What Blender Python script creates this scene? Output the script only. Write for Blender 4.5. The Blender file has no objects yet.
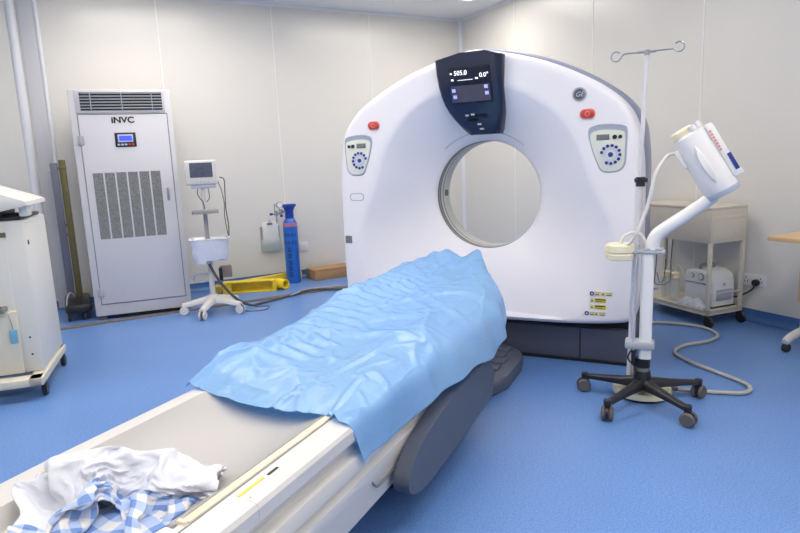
import bpy, bmesh, math, random
from mathutils import Vector, Matrix, noise

random.seed(7)
PI = math.pi
COL = bpy.context.scene.collection
SC = bpy.context.scene

# ------------------------------------------------------------------ camera, light, exposure
def srgb(r, g, b):
    f = lambda c: (c/255/12.92) if c/255 <= 0.04045 else ((c/255+0.055)/1.055)**2.4
    return (f(r), f(g), f(b), 1.0)

cam_data = bpy.data.cameras.new('camera')
cam = bpy.data.objects.new('camera', cam_data)
COL.objects.link(cam)
cam_data.sensor_fit = 'HORIZONTAL'
cam_data.sensor_width = 36.0
cam_data.lens = 608.0*36.0/800.0
cam_data.clip_start = 0.02
_pi, _ro, _ya = math.radians(10.05), math.radians(-2.41), math.radians(28.4)
_fw = Vector((0, math.cos(_pi), -math.sin(_pi)))
_up = Vector((0, math.sin(_pi), math.cos(_pi)))
_rt = Vector((1, 0, 0))
_r2 = _rt*math.cos(_ro) + _up*math.sin(_ro)
_u2 = -_rt*math.sin(_ro) + _up*math.cos(_ro)
_yaw = Matrix.Rotation(-_ya, 3, 'Z')
RT, UP, FW = _yaw @ _r2, _yaw @ _u2, _yaw @ _fw
cam.matrix_world = Matrix(((RT.x, UP.x, -FW.x, 0), (RT.y, UP.y, -FW.y, 0), (RT.z, UP.z, -FW.z, 1.25), (0, 0, 0, 1)))
SC.camera = cam

world = bpy.data.worlds.new('world')
SC.world = world
world.use_nodes = True
world.node_tree.nodes['Background'].inputs[0].default_value = (0.8, 0.88, 1.0, 1)
world.node_tree.nodes['Background'].inputs[1].default_value = 0.3
SC.view_settings.view_transform = 'Standard'
SC.view_settings.look = 'None'
SC.view_settings.gamma = 1.0
SC.view_settings.use_curve_mapping = False
SC.view_settings.exposure = 0.42
LAMP_POWER = 8.5          # emission of the ceiling panels

# ------------------------------------------------------------------ materials
def mat(name, col, rough=0.5, metal=0.0, spec=0.5, bump=0.0, bscale=60.0, var=0.0, vscale=8.0, emit=None, estr=1.0, coat=0.0, trans=0.0, alpha=1.0):
    m = bpy.data.materials.new(name)
    m.use_nodes = True
    nt = m.node_tree
    b = nt.nodes['Principled BSDF']
    c = srgb(*col)
    b.inputs['Base Color'].default_value = c
    b.inputs['Roughness'].default_value = rough
    b.inputs['Metallic'].default_value = metal
    b.inputs['Specular IOR Level'].default_value = spec
    b.inputs['Coat Weight'].default_value = coat
    b.inputs['Transmission Weight'].default_value = trans
    b.inputs['Alpha'].default_value = alpha
    tc = nt.nodes.new('ShaderNodeTexCoord')
    if var > 0:
        n = nt.nodes.new('ShaderNodeTexNoise')
        n.inputs['Scale'].default_value = vscale
        n.inputs['Detail'].default_value = 5
        r = nt.nodes.new('ShaderNodeValToRGB')
        r.color_ramp.elements[0].position = 0.3
        r.color_ramp.elements[1].position = 0.7
        r.color_ramp.elements[0].color = tuple(max(0, x*(1-var)) for x in c[:3])+(1,)
        r.color_ramp.elements[1].color = tuple(min(1, x*(1+var*0.6)) for x in c[:3])+(1,)
        nt.links.new(tc.outputs['Object'], n.inputs['Vector'])
        nt.links.new(n.outputs['Fac'], r.inputs['Fac'])
        nt.links.new(r.outputs['Color'], b.inputs['Base Color'])
    if bump > 0:
        n2 = nt.nodes.new('ShaderNodeTexNoise')
        n2.inputs['Scale'].default_value = bscale
        bp = nt.nodes.new('ShaderNodeBump')
        bp.inputs['Strength'].default_value = bump
        bp.inputs['Distance'].default_value = 0.005
        nt.links.new(tc.outputs['Object'], n2.inputs['Vector'])
        nt.links.new(n2.outputs['Fac'], bp.inputs['Height'])
        nt.links.new(bp.outputs['Normal'], b.inputs['Normal'])
    if emit:
        b.inputs['Emission Color'].default_value = srgb(*emit)
        b.inputs['Emission Strength'].default_value = estr
    return m

M = {}
M['wall'] = mat('wall panel', (226, 224, 218), 0.26, spec=0.5, var=0.015, vscale=1.5)
M['wallseam'] = mat('wall seam', (236, 236, 234), 0.35)
M['walltrim'] = mat('wall corner trim', (232, 234, 240), 0.3)
M['trimgrey'] = mat('shaded grey wall trim', (204, 205, 210), 0.35)  # the grey holds the shade of the flat
M['ceiling'] = mat('ceiling panel', (248, 248, 248), 0.5)
M['cove'] = mat('blue vinyl cove', (74, 116, 174), 0.35, var=0.05, vscale=30)
M['white'] = mat('white moulded plastic', (245, 242, 246), 0.28, var=0.01, vscale=3)
M['tube'] = mat('bore liner', (216, 217, 214), 0.35)
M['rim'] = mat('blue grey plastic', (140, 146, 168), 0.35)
M['groove'] = mat('dark groove', (92, 92, 94), 0.5)
M['midgrey'] = mat('mid grey rubber', (150, 150, 152), 0.5)
M['darkbase'] = mat('charcoal plastic', (90, 95, 110), 0.45, bump=0.05, bscale=200)
M['black'] = mat('black plastic', (22, 22, 25), 0.4)
M['softblack'] = mat('satin black', (34, 34, 38), 0.35)
M['navy'] = mat('navy gloss panel', (26, 36, 64), 0.15, coat=0.4)
M['screen'] = mat('dark display', (28, 32, 46), 0.12)
M['screenpic'] = mat('display picture', (64, 60, 72), 0.2, var=0.25, vscale=14, emit=(70, 70, 85), estr=0.35)
M['glyph'] = mat('lit display digits', (250, 250, 250), 0.4, emit=(235, 240, 255), estr=0.9)
M['glyphblue'] = mat('lit violet icon', (170, 170, 240), 0.4, emit=(150, 150, 235), estr=0.7)
M['padcream'] = mat('cream key panel', (226, 228, 218), 0.4)
M['recess'] = mat('grey recess', (176, 184, 200), 0.4)  # also paints the shade at the top of the control panel recesses
M['lcdgrey'] = mat('grey lcd', (120, 124, 122), 0.25)
M['keyblue'] = mat('blue key', (44, 58, 150), 0.4)
M['keyring'] = mat('pale blue ring', (196, 208, 236), 0.4)
M['red'] = mat('red stop button', (205, 66, 58), 0.3, coat=0.3)
M['redlight'] = mat('pale red mark', (240, 150, 140), 0.4)
M['badge'] = mat('badge grey', (92, 98, 112), 0.3, metal=0.5)
M['badgelight'] = mat('badge silver', (208, 212, 220), 0.3, metal=0.3)
M['cream'] = mat('warm white plastic', (222, 218, 212), 0.32)
M['creamstrip'] = mat('cream strip', (235, 222, 192), 0.4)
M['pad'] = mat('grey vinyl cradle', (184, 181, 177), 0.42, bump=0.03, bscale=300)
M['arm'] = mat('slate grey plastic', (88, 94, 108), 0.42, bump=0.06, bscale=250)
M['yellow'] = mat('yellow paint', (242, 210, 52), 0.4, var=0.12, vscale=25)
M['labelyellow'] = mat('yellow label', (226, 208, 50), 0.5)
M['labelwhite'] = mat('label white', (225, 225, 218), 0.5)
M['labelblue'] = mat('label blue', (40, 62, 140), 0.5)
M['labelred'] = mat('label red', (200, 70, 60), 0.5)
M['ink'] = mat('dark ink', (38, 38, 42), 0.6)
M['steel'] = mat('brushed steel', (170, 172, 176), 0.3, metal=0.85)
M['chrome'] = mat('chrome', (200, 202, 206), 0.15, metal=1.0)
M['polewhite'] = mat('painted pole', (222, 220, 224), 0.3)
M['injwhite'] = mat('injector white', (238, 236, 234), 0.35)
M['injcream'] = mat('soft cream plastic', (236, 226, 196), 0.45)
M['castor'] = mat('grey castor', (98, 92, 90), 0.45)
M['hose'] = mat('beige grey hose', (182, 178, 170), 0.5)
M['hosewhite'] = mat('white hose', (222, 220, 214), 0.45)
M['acpaint'] = mat('light blue grey steel', (212, 211, 216), 0.42, bump=0.015, bscale=120)
M['acdark'] = mat('dark louvre inside', (42, 42, 44), 0.6)
M['slat'] = mat('louvre slat', (176, 180, 186), 0.4)
M['blueled'] = mat('blue lcd', (60, 70, 220), 0.3, emit=(70, 80, 245), estr=0.8)
M['pvcyl'] = mat('cylinder blue', (34, 104, 196), 0.4, var=0.08, vscale=20)
M['pvcap'] = mat('cylinder cap blue', (36, 70, 170), 0.4)
M['brownstrip'] = mat('worn brown strip', (122, 108, 96), 0.6, var=0.25, vscale=18)
M['carton'] = mat('brown cardboard', (176, 138, 98), 0.8, var=0.08, vscale=12)
M['cartwhite'] = mat('cream enamel', (214, 206, 190), 0.38, var=0.03, vscale=9)
M['equip'] = mat('ivory equipment shell', (226, 224, 216), 0.42)
M['equipcream'] = mat('cream equipment panel', (220, 214, 196), 0.45)
M['wood'] = mat('light wood laminate', (216, 180, 134), 0.4, var=0.08, vscale=6)
M['olive'] = mat('olive bronze rail', (124, 116, 78), 0.4, metal=0.4, var=0.1, vscale=15)
M['railgrey'] = mat('slate rail', (110, 112, 128), 0.4, metal=0.3)
M['foil'] = mat('silver crinkled wrap', (236, 236, 240), 0.25, metal=0.25, bump=1.0, bscale=38)
M['stand'] = mat('stand off white', (218, 216, 212), 0.4)
M['cable'] = mat('dark grey cable', (88, 86, 84), 0.5)
M['plastic_clear'] = mat('clear greenish plastic', (220, 234, 228), 0.15, alpha=0.35)
M['glass'] = mat('clear jar', (220, 226, 228), 0.08, alpha=0.35)
M['paper'] = mat('white paper', (238, 238, 236), 0.7)
M['socket'] = mat('white socket', (232, 232, 234), 0.35)
M['tagblue'] = mat('pale blue tag', (120, 180, 206), 0.5)
M['gownin'] = mat('white cotton', (222, 224, 232), 0.85, bump=0.25, bscale=420)

def floor_material():
    m = bpy.data.materials.new('speckled blue vinyl')
    m.use_nodes = True
    nt = m.node_tree
    b = nt.nodes['Principled BSDF']
    b.inputs['Roughness'].default_value = 0.32
    b.inputs['Specular IOR Level'].default_value = 0.45
    tc = nt.nodes.new('ShaderNodeTexCoord')
    n = nt.nodes.new('ShaderNodeTexNoise')
    n.inputs['Scale'].default_value = 150
    n.inputs['Detail'].default_value = 4
    r = nt.nodes.new('ShaderNodeValToRGB')
    r.color_ramp.elements[0].position = 0.38
    r.color_ramp.elements[1].position = 0.62
    r.color_ramp.elements[0].color = srgb(94, 136, 200)
    r.color_ramp.elements[1].color = srgb(120, 160, 220)
    n2 = nt.nodes.new('ShaderNodeTexNoise')
    n2.inputs['Scale'].default_value = 1.3
    mx = nt.nodes.new('ShaderNodeMix')
    mx.data_type = 'RGBA'
    mx.blend_type = 'MULTIPLY'
    mx.inputs['Factor'].default_value = 0.16
    nt.links.new(tc.outputs['Object'], n.inputs['Vector'])
    nt.links.new(tc.outputs['Object'], n2.inputs['Vector'])
    nt.links.new(n.outputs['Fac'], r.inputs['Fac'])
    nt.links.new(r.outputs['Color'], mx.inputs[6])
    nt.links.new(n2.outputs['Fac'], mx.inputs[7])
    nt.links.new(mx.outputs[2], b.inputs['Base Color'])
    return m
M['floor'] = floor_material()

def drape_material():
    m = bpy.data.materials.new('pale blue translucent drape')
    m.use_nodes = True
    nt = m.node_tree
    b = nt.nodes['Principled BSDF']
    out = nt.nodes['Material Output']
    b.inputs['Base Color'].default_value = srgb(186, 230, 255)
    b.inputs['Roughness'].default_value = 0.22
    b.inputs['Specular IOR Level'].default_value = 0.7
    tl = nt.nodes.new('ShaderNodeBsdfTranslucent')
    tl.inputs['Color'].default_value = srgb(140, 205, 255)
    tp = nt.nodes.new('ShaderNodeBsdfTransparent')
    tp.inputs['Color'].default_value = srgb(170, 215, 255)
    m1 = nt.nodes.new('ShaderNodeMixShader')
    m1.inputs[0].default_value = 0.35
    m2 = nt.nodes.new('ShaderNodeMixShader')
    m2.inputs[0].default_value = 0.24
    nt.links.new(b.outputs[0], m1.inputs[1])
    nt.links.new(tl.outputs[0], m1.inputs[2])
    nt.links.new(m1.outputs[0], m2.inputs[1])
    nt.links.new(tp.outputs[0], m2.inputs[2])
    nt.links.new(m2.outputs[0], out.inputs['Surface'])
    tc = nt.nodes.new('ShaderNodeTexCoord')
    n = nt.nodes.new('ShaderNodeTexNoise')
    n.inputs['Scale'].default_value = 9
    n.inputs['Detail'].default_value = 3
    n.inputs['Distortion'].default_value = 1.2
    bp = nt.nodes.new('ShaderNodeBump')
    bp.inputs['Strength'].default_value = 0.3
    bp.inputs['Distance'].default_value = 0.02
    nt.links.new(tc.outputs['Object'], n.inputs['Vector'])
    vo = nt.nodes.new('ShaderNodeTexVoronoi')
    vo.feature = 'DISTANCE_TO_EDGE'
    vo.inputs['Scale'].default_value = 5.5
    mr = nt.nodes.new('ShaderNodeMapRange')
    mr.inputs['From Max'].default_value = 0.12
    ns = nt.nodes.new('ShaderNodeTexNoise')
    ns.inputs['Scale'].default_value = 5
    va = nt.nodes.new('ShaderNodeVectorMath'); va.operation = 'ADD'
    ad = nt.nodes.new('ShaderNodeMath'); ad.operation = 'MULTIPLY_ADD'
    ad.inputs[1].default_value = -0.07
    nt.links.new(tc.outputs['Object'], va.inputs[0])
    nt.links.new(tc.outputs['Object'], ns.inputs['Vector'])
    nt.links.new(ns.outputs['Color'], va.inputs[1])
    nt.links.new(va.outputs[0], vo.inputs['Vector'])
    nt.links.new(vo.outputs['Distance'], mr.inputs['Value'])
    nt.links.new(mr.outputs[0], ad.inputs[0])
    nt.links.new(n.outputs['Fac'], ad.inputs[2])
    nt.links.new(ad.outputs[0], bp.inputs['Height'])
    nt.links.new(bp.outputs['Normal'], b.inputs['Normal'])
    return m
M['drape'] = drape_material()

def plaid_material():
    m = bpy.data.materials.new('blue and white check cotton')
    m.use_nodes = True
    nt = m.node_tree
    b = nt.nodes['Principled BSDF']
    b.inputs['Roughness'].default_value = 0.85
    uv = nt.nodes.new('ShaderNodeUVMap')
    sp = nt.nodes.new('ShaderNodeSeparateXYZ')
    nt.links.new(uv.outputs[0], sp.inputs[0])
    outs = []
    for k in (0, 1):
        mu = nt.nodes.new('ShaderNodeMath'); mu.operation = 'MULTIPLY'; mu.inputs[1].default_value = 14.0
        fr = nt.nodes.new('ShaderNodeMath'); fr.operation = 'FRACT'
        gt = nt.nodes.new('ShaderNodeMath'); gt.operation = 'GREATER_THAN'; gt.inputs[1].default_value = 0.5
        nt.links.new(sp.outputs[k], mu.inputs[0]); nt.links.new(mu.outputs[0], fr.inputs[0]); nt.links.new(fr.outputs[0], gt.inputs[0])
        outs.append(gt)
    ad = nt.nodes.new('ShaderNodeMath'); ad.operation = 'ADD'
    nt.links.new(outs[0].outputs[0], ad.inputs[0]); nt.links.new(outs[1].outputs[0], ad.inputs[1])
    dv = nt.nodes.new('ShaderNodeMath'); dv.operation = 'MULTIPLY'; dv.inputs[1].default_value = 0.5
    nt.links.new(ad.outputs[0], dv.inputs[0])
    r = nt.nodes.new('ShaderNodeValToRGB')
    r.color_ramp.interpolation = 'CONSTANT'
    r.color_ramp.elements[0].color = srgb(228, 226, 224)
    r.color_ramp.elements[1].position = 0.25
    r.color_ramp.elements[1].color = srgb(176, 194, 228)
    e = r.color_ramp.elements.new(0.75)
    e.color = srgb(116, 148, 206)
    nt.links.new(dv.outputs[0], r.inputs['Fac'])
    nt.links.new(r.outputs['Color'], b.inputs['Base Color'])
    return m
M['plaid'] = plaid_material()

# ------------------------------------------------------------------ helpers
def nb():
    return bmesh.new()

def obj(name, bm, m, parent=None, label=None, smooth=35, recalc=True):
    if recalc:
        bmesh.ops.recalc_face_normals(bm, faces=bm.faces[:])
    me = bpy.data.meshes.new(name)
    bm.to_mesh(me)
    bm.free()
    if smooth:
        for p in me.polygons:
            p.use_smooth = True
        me.set_sharp_from_angle(angle=math.radians(smooth))
    o = bpy.data.objects.new(name, me)
    COL.objects.link(o)
    for mm in (m if isinstance(m, (list, tuple)) else [m]):
        me.materials.append(M[mm] if isinstance(mm, str) else mm)
    if parent:
        o.parent = parent
    if label:
        o['label'] = label
    return o

def thing(name, label, cat, loc=(0, 0, 0), rz=0.0, group=None):
    o = bpy.data.objects.new(name, None)
    COL.objects.link(o)
    o.location = loc
    o.rotation_euler = (0, 0, rz)
    o.empty_display_size = 0.1
    o['label'] = label
    o['category'] = cat
    if group:
        o['group'] = group
    return o

def tag(o, label, cat, group=None):
    o['label'] = label
    o['category'] = cat
    if group:
        o['group'] = group
    return o

def struct(name, bm, m, smooth=35, recalc=True):
    o = obj(name, bm, m, smooth=smooth, recalc=recalc)
    o['kind'] = 'structure'
    return o

def box(bm, x0, x1, y0, y1, z0, z1, bev=0.0, seg=2, mi=0, mx=None):
    vs = [bm.verts.new((x, y, z)) for x in (x0, x1) for y in (y0, y1) for z in (z0, z1)]
    f = [(0, 1, 3, 2), (4, 6, 7, 5), (0, 4, 5, 1), (2, 3, 7, 6), (0, 2, 6, 4), (1, 5, 7, 3)]
    fs = [bm.faces.new([vs[i] for i in q]) for q in f]
    for q in fs:
        q.material_index = mi
    if mx is not None:
        for v in vs:
            v.co = mx @ v.co
    if bev > 0:
        es = list({e for q in fs for e in q.edges})
        bmesh.ops.bevel(bm, geom=es, offset=bev, segments=seg, affect='EDGES', profile=0.5)
    return bm

def frame_of(d):
    d = d.normalized()
    a = Vector((0, 0, 1)) if abs(d.z) < 0.9 else Vector((1, 0, 0))
    u = d.cross(a).normalized()
    return u, d.cross(u).normalized()

def cyl(bm, p0, p1, r0, r1=None, seg=20, mi=0, bev=0.0):
    p0, p1 = Vector(p0), Vector(p1)
    r1 = r0 if r1 is None else r1
    u, w = frame_of(p1-p0)
    d = (p1-p0).normalized()
    prof = [(p0, r0), (p1, r1)]
    if bev > 0:
        prof = [(p0, r0-bev), (p0+d*bev, r0), (p1-d*bev, r1), (p1, r1-bev)]
    rings = []
    for p, r in prof:
        rings.append([bm.verts.new(p+(u*math.cos(a)+w*math.sin(a))*r) for a in [2*PI*i/seg for i in range(seg)]])
    for a, b in zip(rings, rings[1:]):
        for i in range(seg):
            bm.faces.new((a[i], a[(i+1) % seg], b[(i+1) % seg], b[i])).material_index = mi
    bm.faces.new(rings[0]).material_index = mi
    bm.faces.new(rings[-1][::-1]).material_index = mi
    return bm

def lathe(bm, prof, seg=32, center=(0, 0, 0), axis=(0, 0, 1), mi=0, closed=False):
    c = Vector(center)
    d = Vector(axis).normalized()
    u, w = frame_of(d)
    rings = []
    for r, h in prof:
        if r < 1e-5:
            rings.append([bm.verts.new(c+d*h)])
        else:
            rings.append([bm.verts.new(c+d*h+(u*math.cos(2*PI*i/seg)+w*math.sin(2*PI*i/seg))*r) for i in range(seg)])
    pr = list(zip(rings, rings[1:]))
    if closed:
        pr.append((rings[-1], rings[0]))
    for a, b in pr:
        for i in range(seg):
            j = (i+1) % seg
            if len(a) == 1 and len(b) == 1:
                continue
            if len(a) == 1:
                bm.faces.new((a[0], b[j], b[i])).material_index = mi
            elif len(b) == 1:
                bm.faces.new((a[i], a[j], b[0])).material_index = mi
            else:
                bm.faces.new((a[i], a[j], b[j], b[i])).material_index = mi
    return bm

def catmull(pts, n=8, closed=False):
    P = [Vector(p) for p in pts]
    out = []
    N = len(P)
    rng = range(N) if closed else range(N-1)
    for i in rng:
        if closed:
            a, b, c, d = P[(i-1) % N], P[i], P[(i+1) % N], P[(i+2) % N]
        else:
            a, b, c, d = P[max(i-1, 0)], P[i], P[i+1], P[min(i+2, N-1)]
        for k in range(n):
            t = k/n
            out.append(0.5*((2*b)+(c-a)*t+(2*a-5*b+4*c-d)*t*t+(3*b-a-3*c+d)*t**3))
    if not closed:
        out.append(P[-1])
    return out

def tube(bm, pts, r, seg=10, n=8, smooth=True, mi=0, closed=False):
    P = catmull(pts, n, closed) if smooth else [Vector(p) for p in pts]
    N = len(P)
    rad = r if callable(r) else (lambda t: r)
    rings = []
    u = None
    for i, p in enumerate(P):
        if closed:
            d = P[(i+1) % N]-P[i-1]
        else:
            d = P[min(i+1, N-1)]-P[max(i-1, 0)]
        d.normalize()
        if u is None:
            u, w = frame_of(d)
        else:
            u = (u-d*u.dot(d)).normalized()
            w = d.cross(u)
        w = d.cross(u)
        rr = rad(i/(N-1))
        rings.append([bm.verts.new(p+(u*math.cos(2*PI*k/seg)+w*math.sin(2*PI*k/seg))*rr) for k in range(seg)])
    for i in range(N if closed else N-1):
        a, b = rings[i], rings[(i+1) % N]
        for k in range(seg):
            bm.faces.new((a[k], a[(k+1) % seg], b[(k+1) % seg], b[k])).material_index = mi
    if not closed:
        bm.faces.new(rings[0]).material_index = mi
        bm.faces.new(rings[-1][::-1]).material_index = mi
    return bm

def prism(bm, pts, place, d, bev=0.0, seg=2, mi=0):
    """pts: 2D outline, place(u,v)->Vector front point, d: Vector extrusion"""
    a = [bm.verts.new(place(*p)) for p in pts]
    b = [bm.verts.new(place(*p)+d) for p in pts]
    fs = [bm.faces.new(a), bm.faces.new(b[::-1])]
    n = len(pts)
    for i in range(n):
        fs.append(bm.faces.new((a[i], b[i], b[(i+1) % n], a[(i+1) % n])))
    for f in fs:
        f.material_index = mi
    if bev > 0:
        es = list(fs[0].edges)+list(fs[1].edges)
        bmesh.ops.bevel(bm, geom=es, offset=bev, segments=seg, affect='EDGES', profile=0.5)
    return bm

def roundrect(cx, cy, w, h, r, n=5):
    out = []
    for sx, sy, a0 in ((1, 1, 0), (-1, 1, 90), (-1, -1, 180), (1, -1, 270)):
        for k in range(n+1):
            a = math.radians(a0+90*k/n)
            out.append((cx+sx*(w/2-r)+r*math.cos(a), cy+sy*(h/2-r)+r*math.sin(a)))
    return out

def xz(y):
    return lambda u, v: Vector((u, y, v))

def text_obj(name, s, size, m, parent, loc, rot=(PI/2, 0, 0), ext=0.0008, sx=1.0, label=None, shear=0.0, bold=0.0):
    cu = bpy.data.curves.new('tmp', 'FONT')
    cu.offset = bold
    cu.body = s
    cu.size = size
    cu.extrude = ext
    cu.align_x = 'CENTER'
    cu.align_y = 'CENTER'
    cu.shear = shear
    t = bpy.data.objects.new('tmp', cu)
    COL.objects.link(t)
    dg = bpy.context.evaluated_depsgraph_get()
    me = bpy.data.meshes.new_from_object(t.evaluated_get(dg))
    bpy.data.objects.remove(t)
    me.name = name
    me.materials.clear()
    me.materials.append(M[m])
    o = bpy.data.objects.new(name, me)
    COL.objects.link(o)
    o.parent = parent
    mx = Matrix.Translation(loc) @ Matrix.Rotation(rot[2], 4, 'Z') @ Matrix.Rotation(rot[1], 4, 'Y') @ Matrix.Rotation(rot[0], 4, 'X') @ Matrix.Diagonal((sx, 1, 1, 1))
    me.transform(mx)
    if label:
        o['label'] = label
    return o

# ------------------------------------------------------------------ room
WY = 6.35                     # wall behind the air unit
CX = 4.40                     # corner x
CH = 2.86
XL, YN = -2.4, -3.0
def xr(y):                    # right wall runs very slightly skew
    return CX-(WY-y)*0.047

bm = nb(); box(bm, XL-0.1, 4.6, YN-0.1, WY+0.12, -0.1, 0.0)
struct('floor', bm, 'floor', smooth=0)
bm = nb(); box(bm, XL-0.1, 4.6, YN-0.1, WY+0.12, CH, CH+0.1)
struct('ceiling', bm, 'ceiling', smooth=0)
bm = nb(); box(bm, XL-0.1, CX+0.2, WY, WY+0.1, 0, CH)
struct('wall_left', bm, 'wall', smooth=0)
def rightbox(bm, y0, y1, z0, z1, t0, t1):
    vs = [bm.verts.new((xr(y)+t, y, z)) for y in (y0, y1) for t in (t0, t1) for z in (z0, z1)]
    for q in [(0, 1, 3, 2), (4, 6, 7, 5), (0, 4, 5, 1), (2, 3, 7, 6), (0, 2, 6, 4), (1, 5, 7, 3)]:
        bm.faces.new([vs[i] for i in q])
bm = nb(); rightbox(bm, YN-0.1, WY, 0, CH, 0.0, 0.1)
struct('wall_right', bm, 'wall', smooth=0)
bm = nb(); box(bm, XL-0.1, XL, YN, WY, 0, CH)
struct('wall_west', bm, 'wall', smooth=0)
bm = nb(); box(bm, XL, 4.2, YN-0.1, YN, 0, CH)
struct('wall_back', bm, 'wall', smooth=0)
# blue coved skirting
def cove_profile(h=0.085, r=0.045):
    pr = [(0.0, h), (-0.004, h)]
    for k in range(6):
        a = PI/2*k/5
        pr.append((-0.004-r*(1-math.cos(a)), 0.002+r*(1-math.sin(a))))
    pr.append((0, 0.0005))
    return pr
bm = nb()
pr = cove_profile()
A = [bm.verts.new((XL, WY+y, z)) for y, z in pr]
B = [bm.verts.new((CX, WY+y, z)) for y, z in pr]
for i in range(len(pr)):
    j = (i+1) % len(pr)
    bm.faces.new((A[i], A[j], B[j], B[i]))
struct('baseboard_left', bm, 'cove')
bm = nb()
A = [bm.verts.new((xr(YN)+y, YN, z)) for y, z in pr]
B = [bm.verts.new((xr(WY)+y, WY, z)) for y, z in pr]
for i in range(len(pr)):
    j = (i+1) % len(pr)
    bm.faces.new((A[i], A[j], B[j], B[i]))
struct('baseboard_right', bm, 'cove')
k = 0
for x in (0.95, 2.06, 3.17):
    k += 1
    bm = nb(); box(bm, x-0.006, x+0.006, WY-0.0025, WY+0.01, 0.1, CH)
    struct('trim_%d' % k, bm, 'wallseam', smooth=0)
for y in (3.02, 4.15, 5.3, 1.87, 0.72):
    k += 1
    bm = nb(); rightbox(bm, y-0.006, y+0.006, 0.1, CH, -0.0025, 0.01)
    struct('trim_%d' % k, bm, 'wallseam', smooth=0)
# quarter round aluminium trim in the corner and along the ceiling
def quarter(bm, p, q, ux, uy, r=0.045):
    pr = [(0, 0)]+[(r*(1-math.sin(PI/2*t/6)), r*(1-math.cos(PI/2*t/6))) for t in range(7)]
    A = [bm.verts.new(Vector(p)+ux*a+uy*b) for a, b in pr]
    B = [bm.verts.new(Vector(q)+ux*a+uy*b) for a, b in pr]
    for i in range(len(pr)):
        j = (i+1) % len(pr)
        bm.faces.new((A[i], A[j], B[j], B[i]))
bm = nb(); quarter(bm, (CX, WY, 0), (CX, WY, CH), Vector((-1, 0, 0)), Vector((0, -1, 0)), 0.034)
k += 1; struct('trim_%d' % k, bm, 'walltrim')
bm = nb(); quarter(bm, (XL, WY, CH), (CX, WY, CH), Vector((0, -1, 0)), Vector((0, 0, -1)), 0.03)
k += 1; struct('trim_%d' % k, bm, 'walltrim')
bm = nb(); quarter(bm, (xr(YN), YN, CH), (CX, WY, CH), Vector((-1, 0, 0)), Vector((0, 0, -1)), 0.03)
k += 1; struct('trim_%d' % k, bm, 'walltrim')
# aluminium column cover on the left: bright round edge, dark joint, flat with its shade put into the grey, bright edge
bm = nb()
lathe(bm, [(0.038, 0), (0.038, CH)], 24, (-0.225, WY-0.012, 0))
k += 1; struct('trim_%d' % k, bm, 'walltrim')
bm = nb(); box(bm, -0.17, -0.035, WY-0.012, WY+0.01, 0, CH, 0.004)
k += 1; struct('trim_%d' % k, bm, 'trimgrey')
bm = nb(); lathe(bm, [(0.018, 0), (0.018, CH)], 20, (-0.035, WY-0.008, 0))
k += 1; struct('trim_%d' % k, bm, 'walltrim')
bm = nb(); box(bm, -2.0, -0.24, WY-0.03, WY+0.01, 0, CH)
k += 1; struct('trim_%d' % k, bm, 'wall')

# ceiling light panels (the room's lamps)
M['lamp'] = mat('lamp diffuser', (255, 255, 255), 0.5, emit=(255, 247, 237), estr=LAMP_POWER)
places = [(3.35, 5.22, 0), (0.9, 5.3, 0), (2.4, 3.3, 0), (0.6, 3.3, 0), (-1.4, 3.9, 0), (0.6, 0.9, 0), (2.2, 0.7, 0), (-1.3, 0.9, 0), (0.6, -1.6, 0), (3.0, -1.6, 0)]
for i, (x, y, a) in enumerate(places):
    t = thing('ceiling_light', 'recessed white rectangular light panel in the ceiling above the room', 'light', (x, y, CH), a, 'ceiling light panels')
    bm = nb()
    for bx in ((-0.62, 0.62, -0.32, -0.29), (-0.62, 0.62, 0.29, 0.32), (-0.62, -0.59, -0.29, 0.29), (0.59, 0.62, -0.29, 0.29)):
        box(bm, bx[0], bx[1], bx[2], bx[3], -0.018, 0.0)
    obj('frame', bm, 'white', t)
    bm = nb(); box(bm, -0.59, 0.59, -0.29, 0.29, -0.012, 0.0)
    obj('diffuser', bm, 'lamp', t, smooth=0)

# ------------------------------------------------------------------ CT gantry
TH = math.radians(35.6)
SV = Vector((math.sin(TH), -math.cos(TH), 0))
NV = Vector((math.cos(TH), math.sin(TH), 0))
RZ = TH-PI/2
def SN(s, n, z=0.0):
    return SV*s+NV*n+Vector((0, 0, z))
GC = -1.19
gan = thing('ct_gantry', 'large white ring-shaped CT scanner gantry with round bore and navy display', 'ct scanner', SN(GC, 3.5), RZ)

half = [(0, 1.855), (.2, 1.818), (.42, 1.752), (.63, 1.655), (.79, 1.55), (.885, 1.43), (.922, 1.28), (.938, 1.08), (.942, .7), (.935, .40), (.915, .32), (.86, .285), (.6, .26), (.3, .252), (0, .25)]
ring_pts = half+[(-x, z) for x, z in half[-2:0:-1]]
outl = catmull([(x, z, 0) for x, z in ring_pts], 10, True)
BZ = 0.998
def outline_r(a):
    # distance from bore centre to outline along direction a
    dx, dz = math.cos(a), math.sin(a)
    best = 1.0
    for i in range(len(outl)):
        p, q = outl[i], outl[(i+1) % len(outl)]
        px, pz = p.x, p.y-BZ
        ex, ez = q.x-p.x, q.y-p.y
        den = dx*ez-dz*ex
        if abs(den) < 1e-9:
            continue
        t = (px*ez-pz*ex)/den
        u = (px*dz-pz*dx)/den
        if t > 0 and -1e-6 <= u <= 1+1e-6:
            best = t
    return best
NA = 192
angs = [2*PI*i/NA for i in range(NA)]
Rout = [outline_r(a) for a in angs]
def bowl_r(a):
    z = math.sin(a)
    t = min(1, max(0, (0.25-z)/0.9))
    t = t*t*(3-2*t)
    return 0.67+0.25*t
def front_y(r, a):
    rb = bowl_r(a)
    rb = min(rb, 10)
    if r >= rb:
        return 0.0
    t = (r-0.343)/(rb-0.343)
    return 0.240*(1-max(t, 0))**1.15
bm = nb()
rows = []
NR = 34
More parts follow.
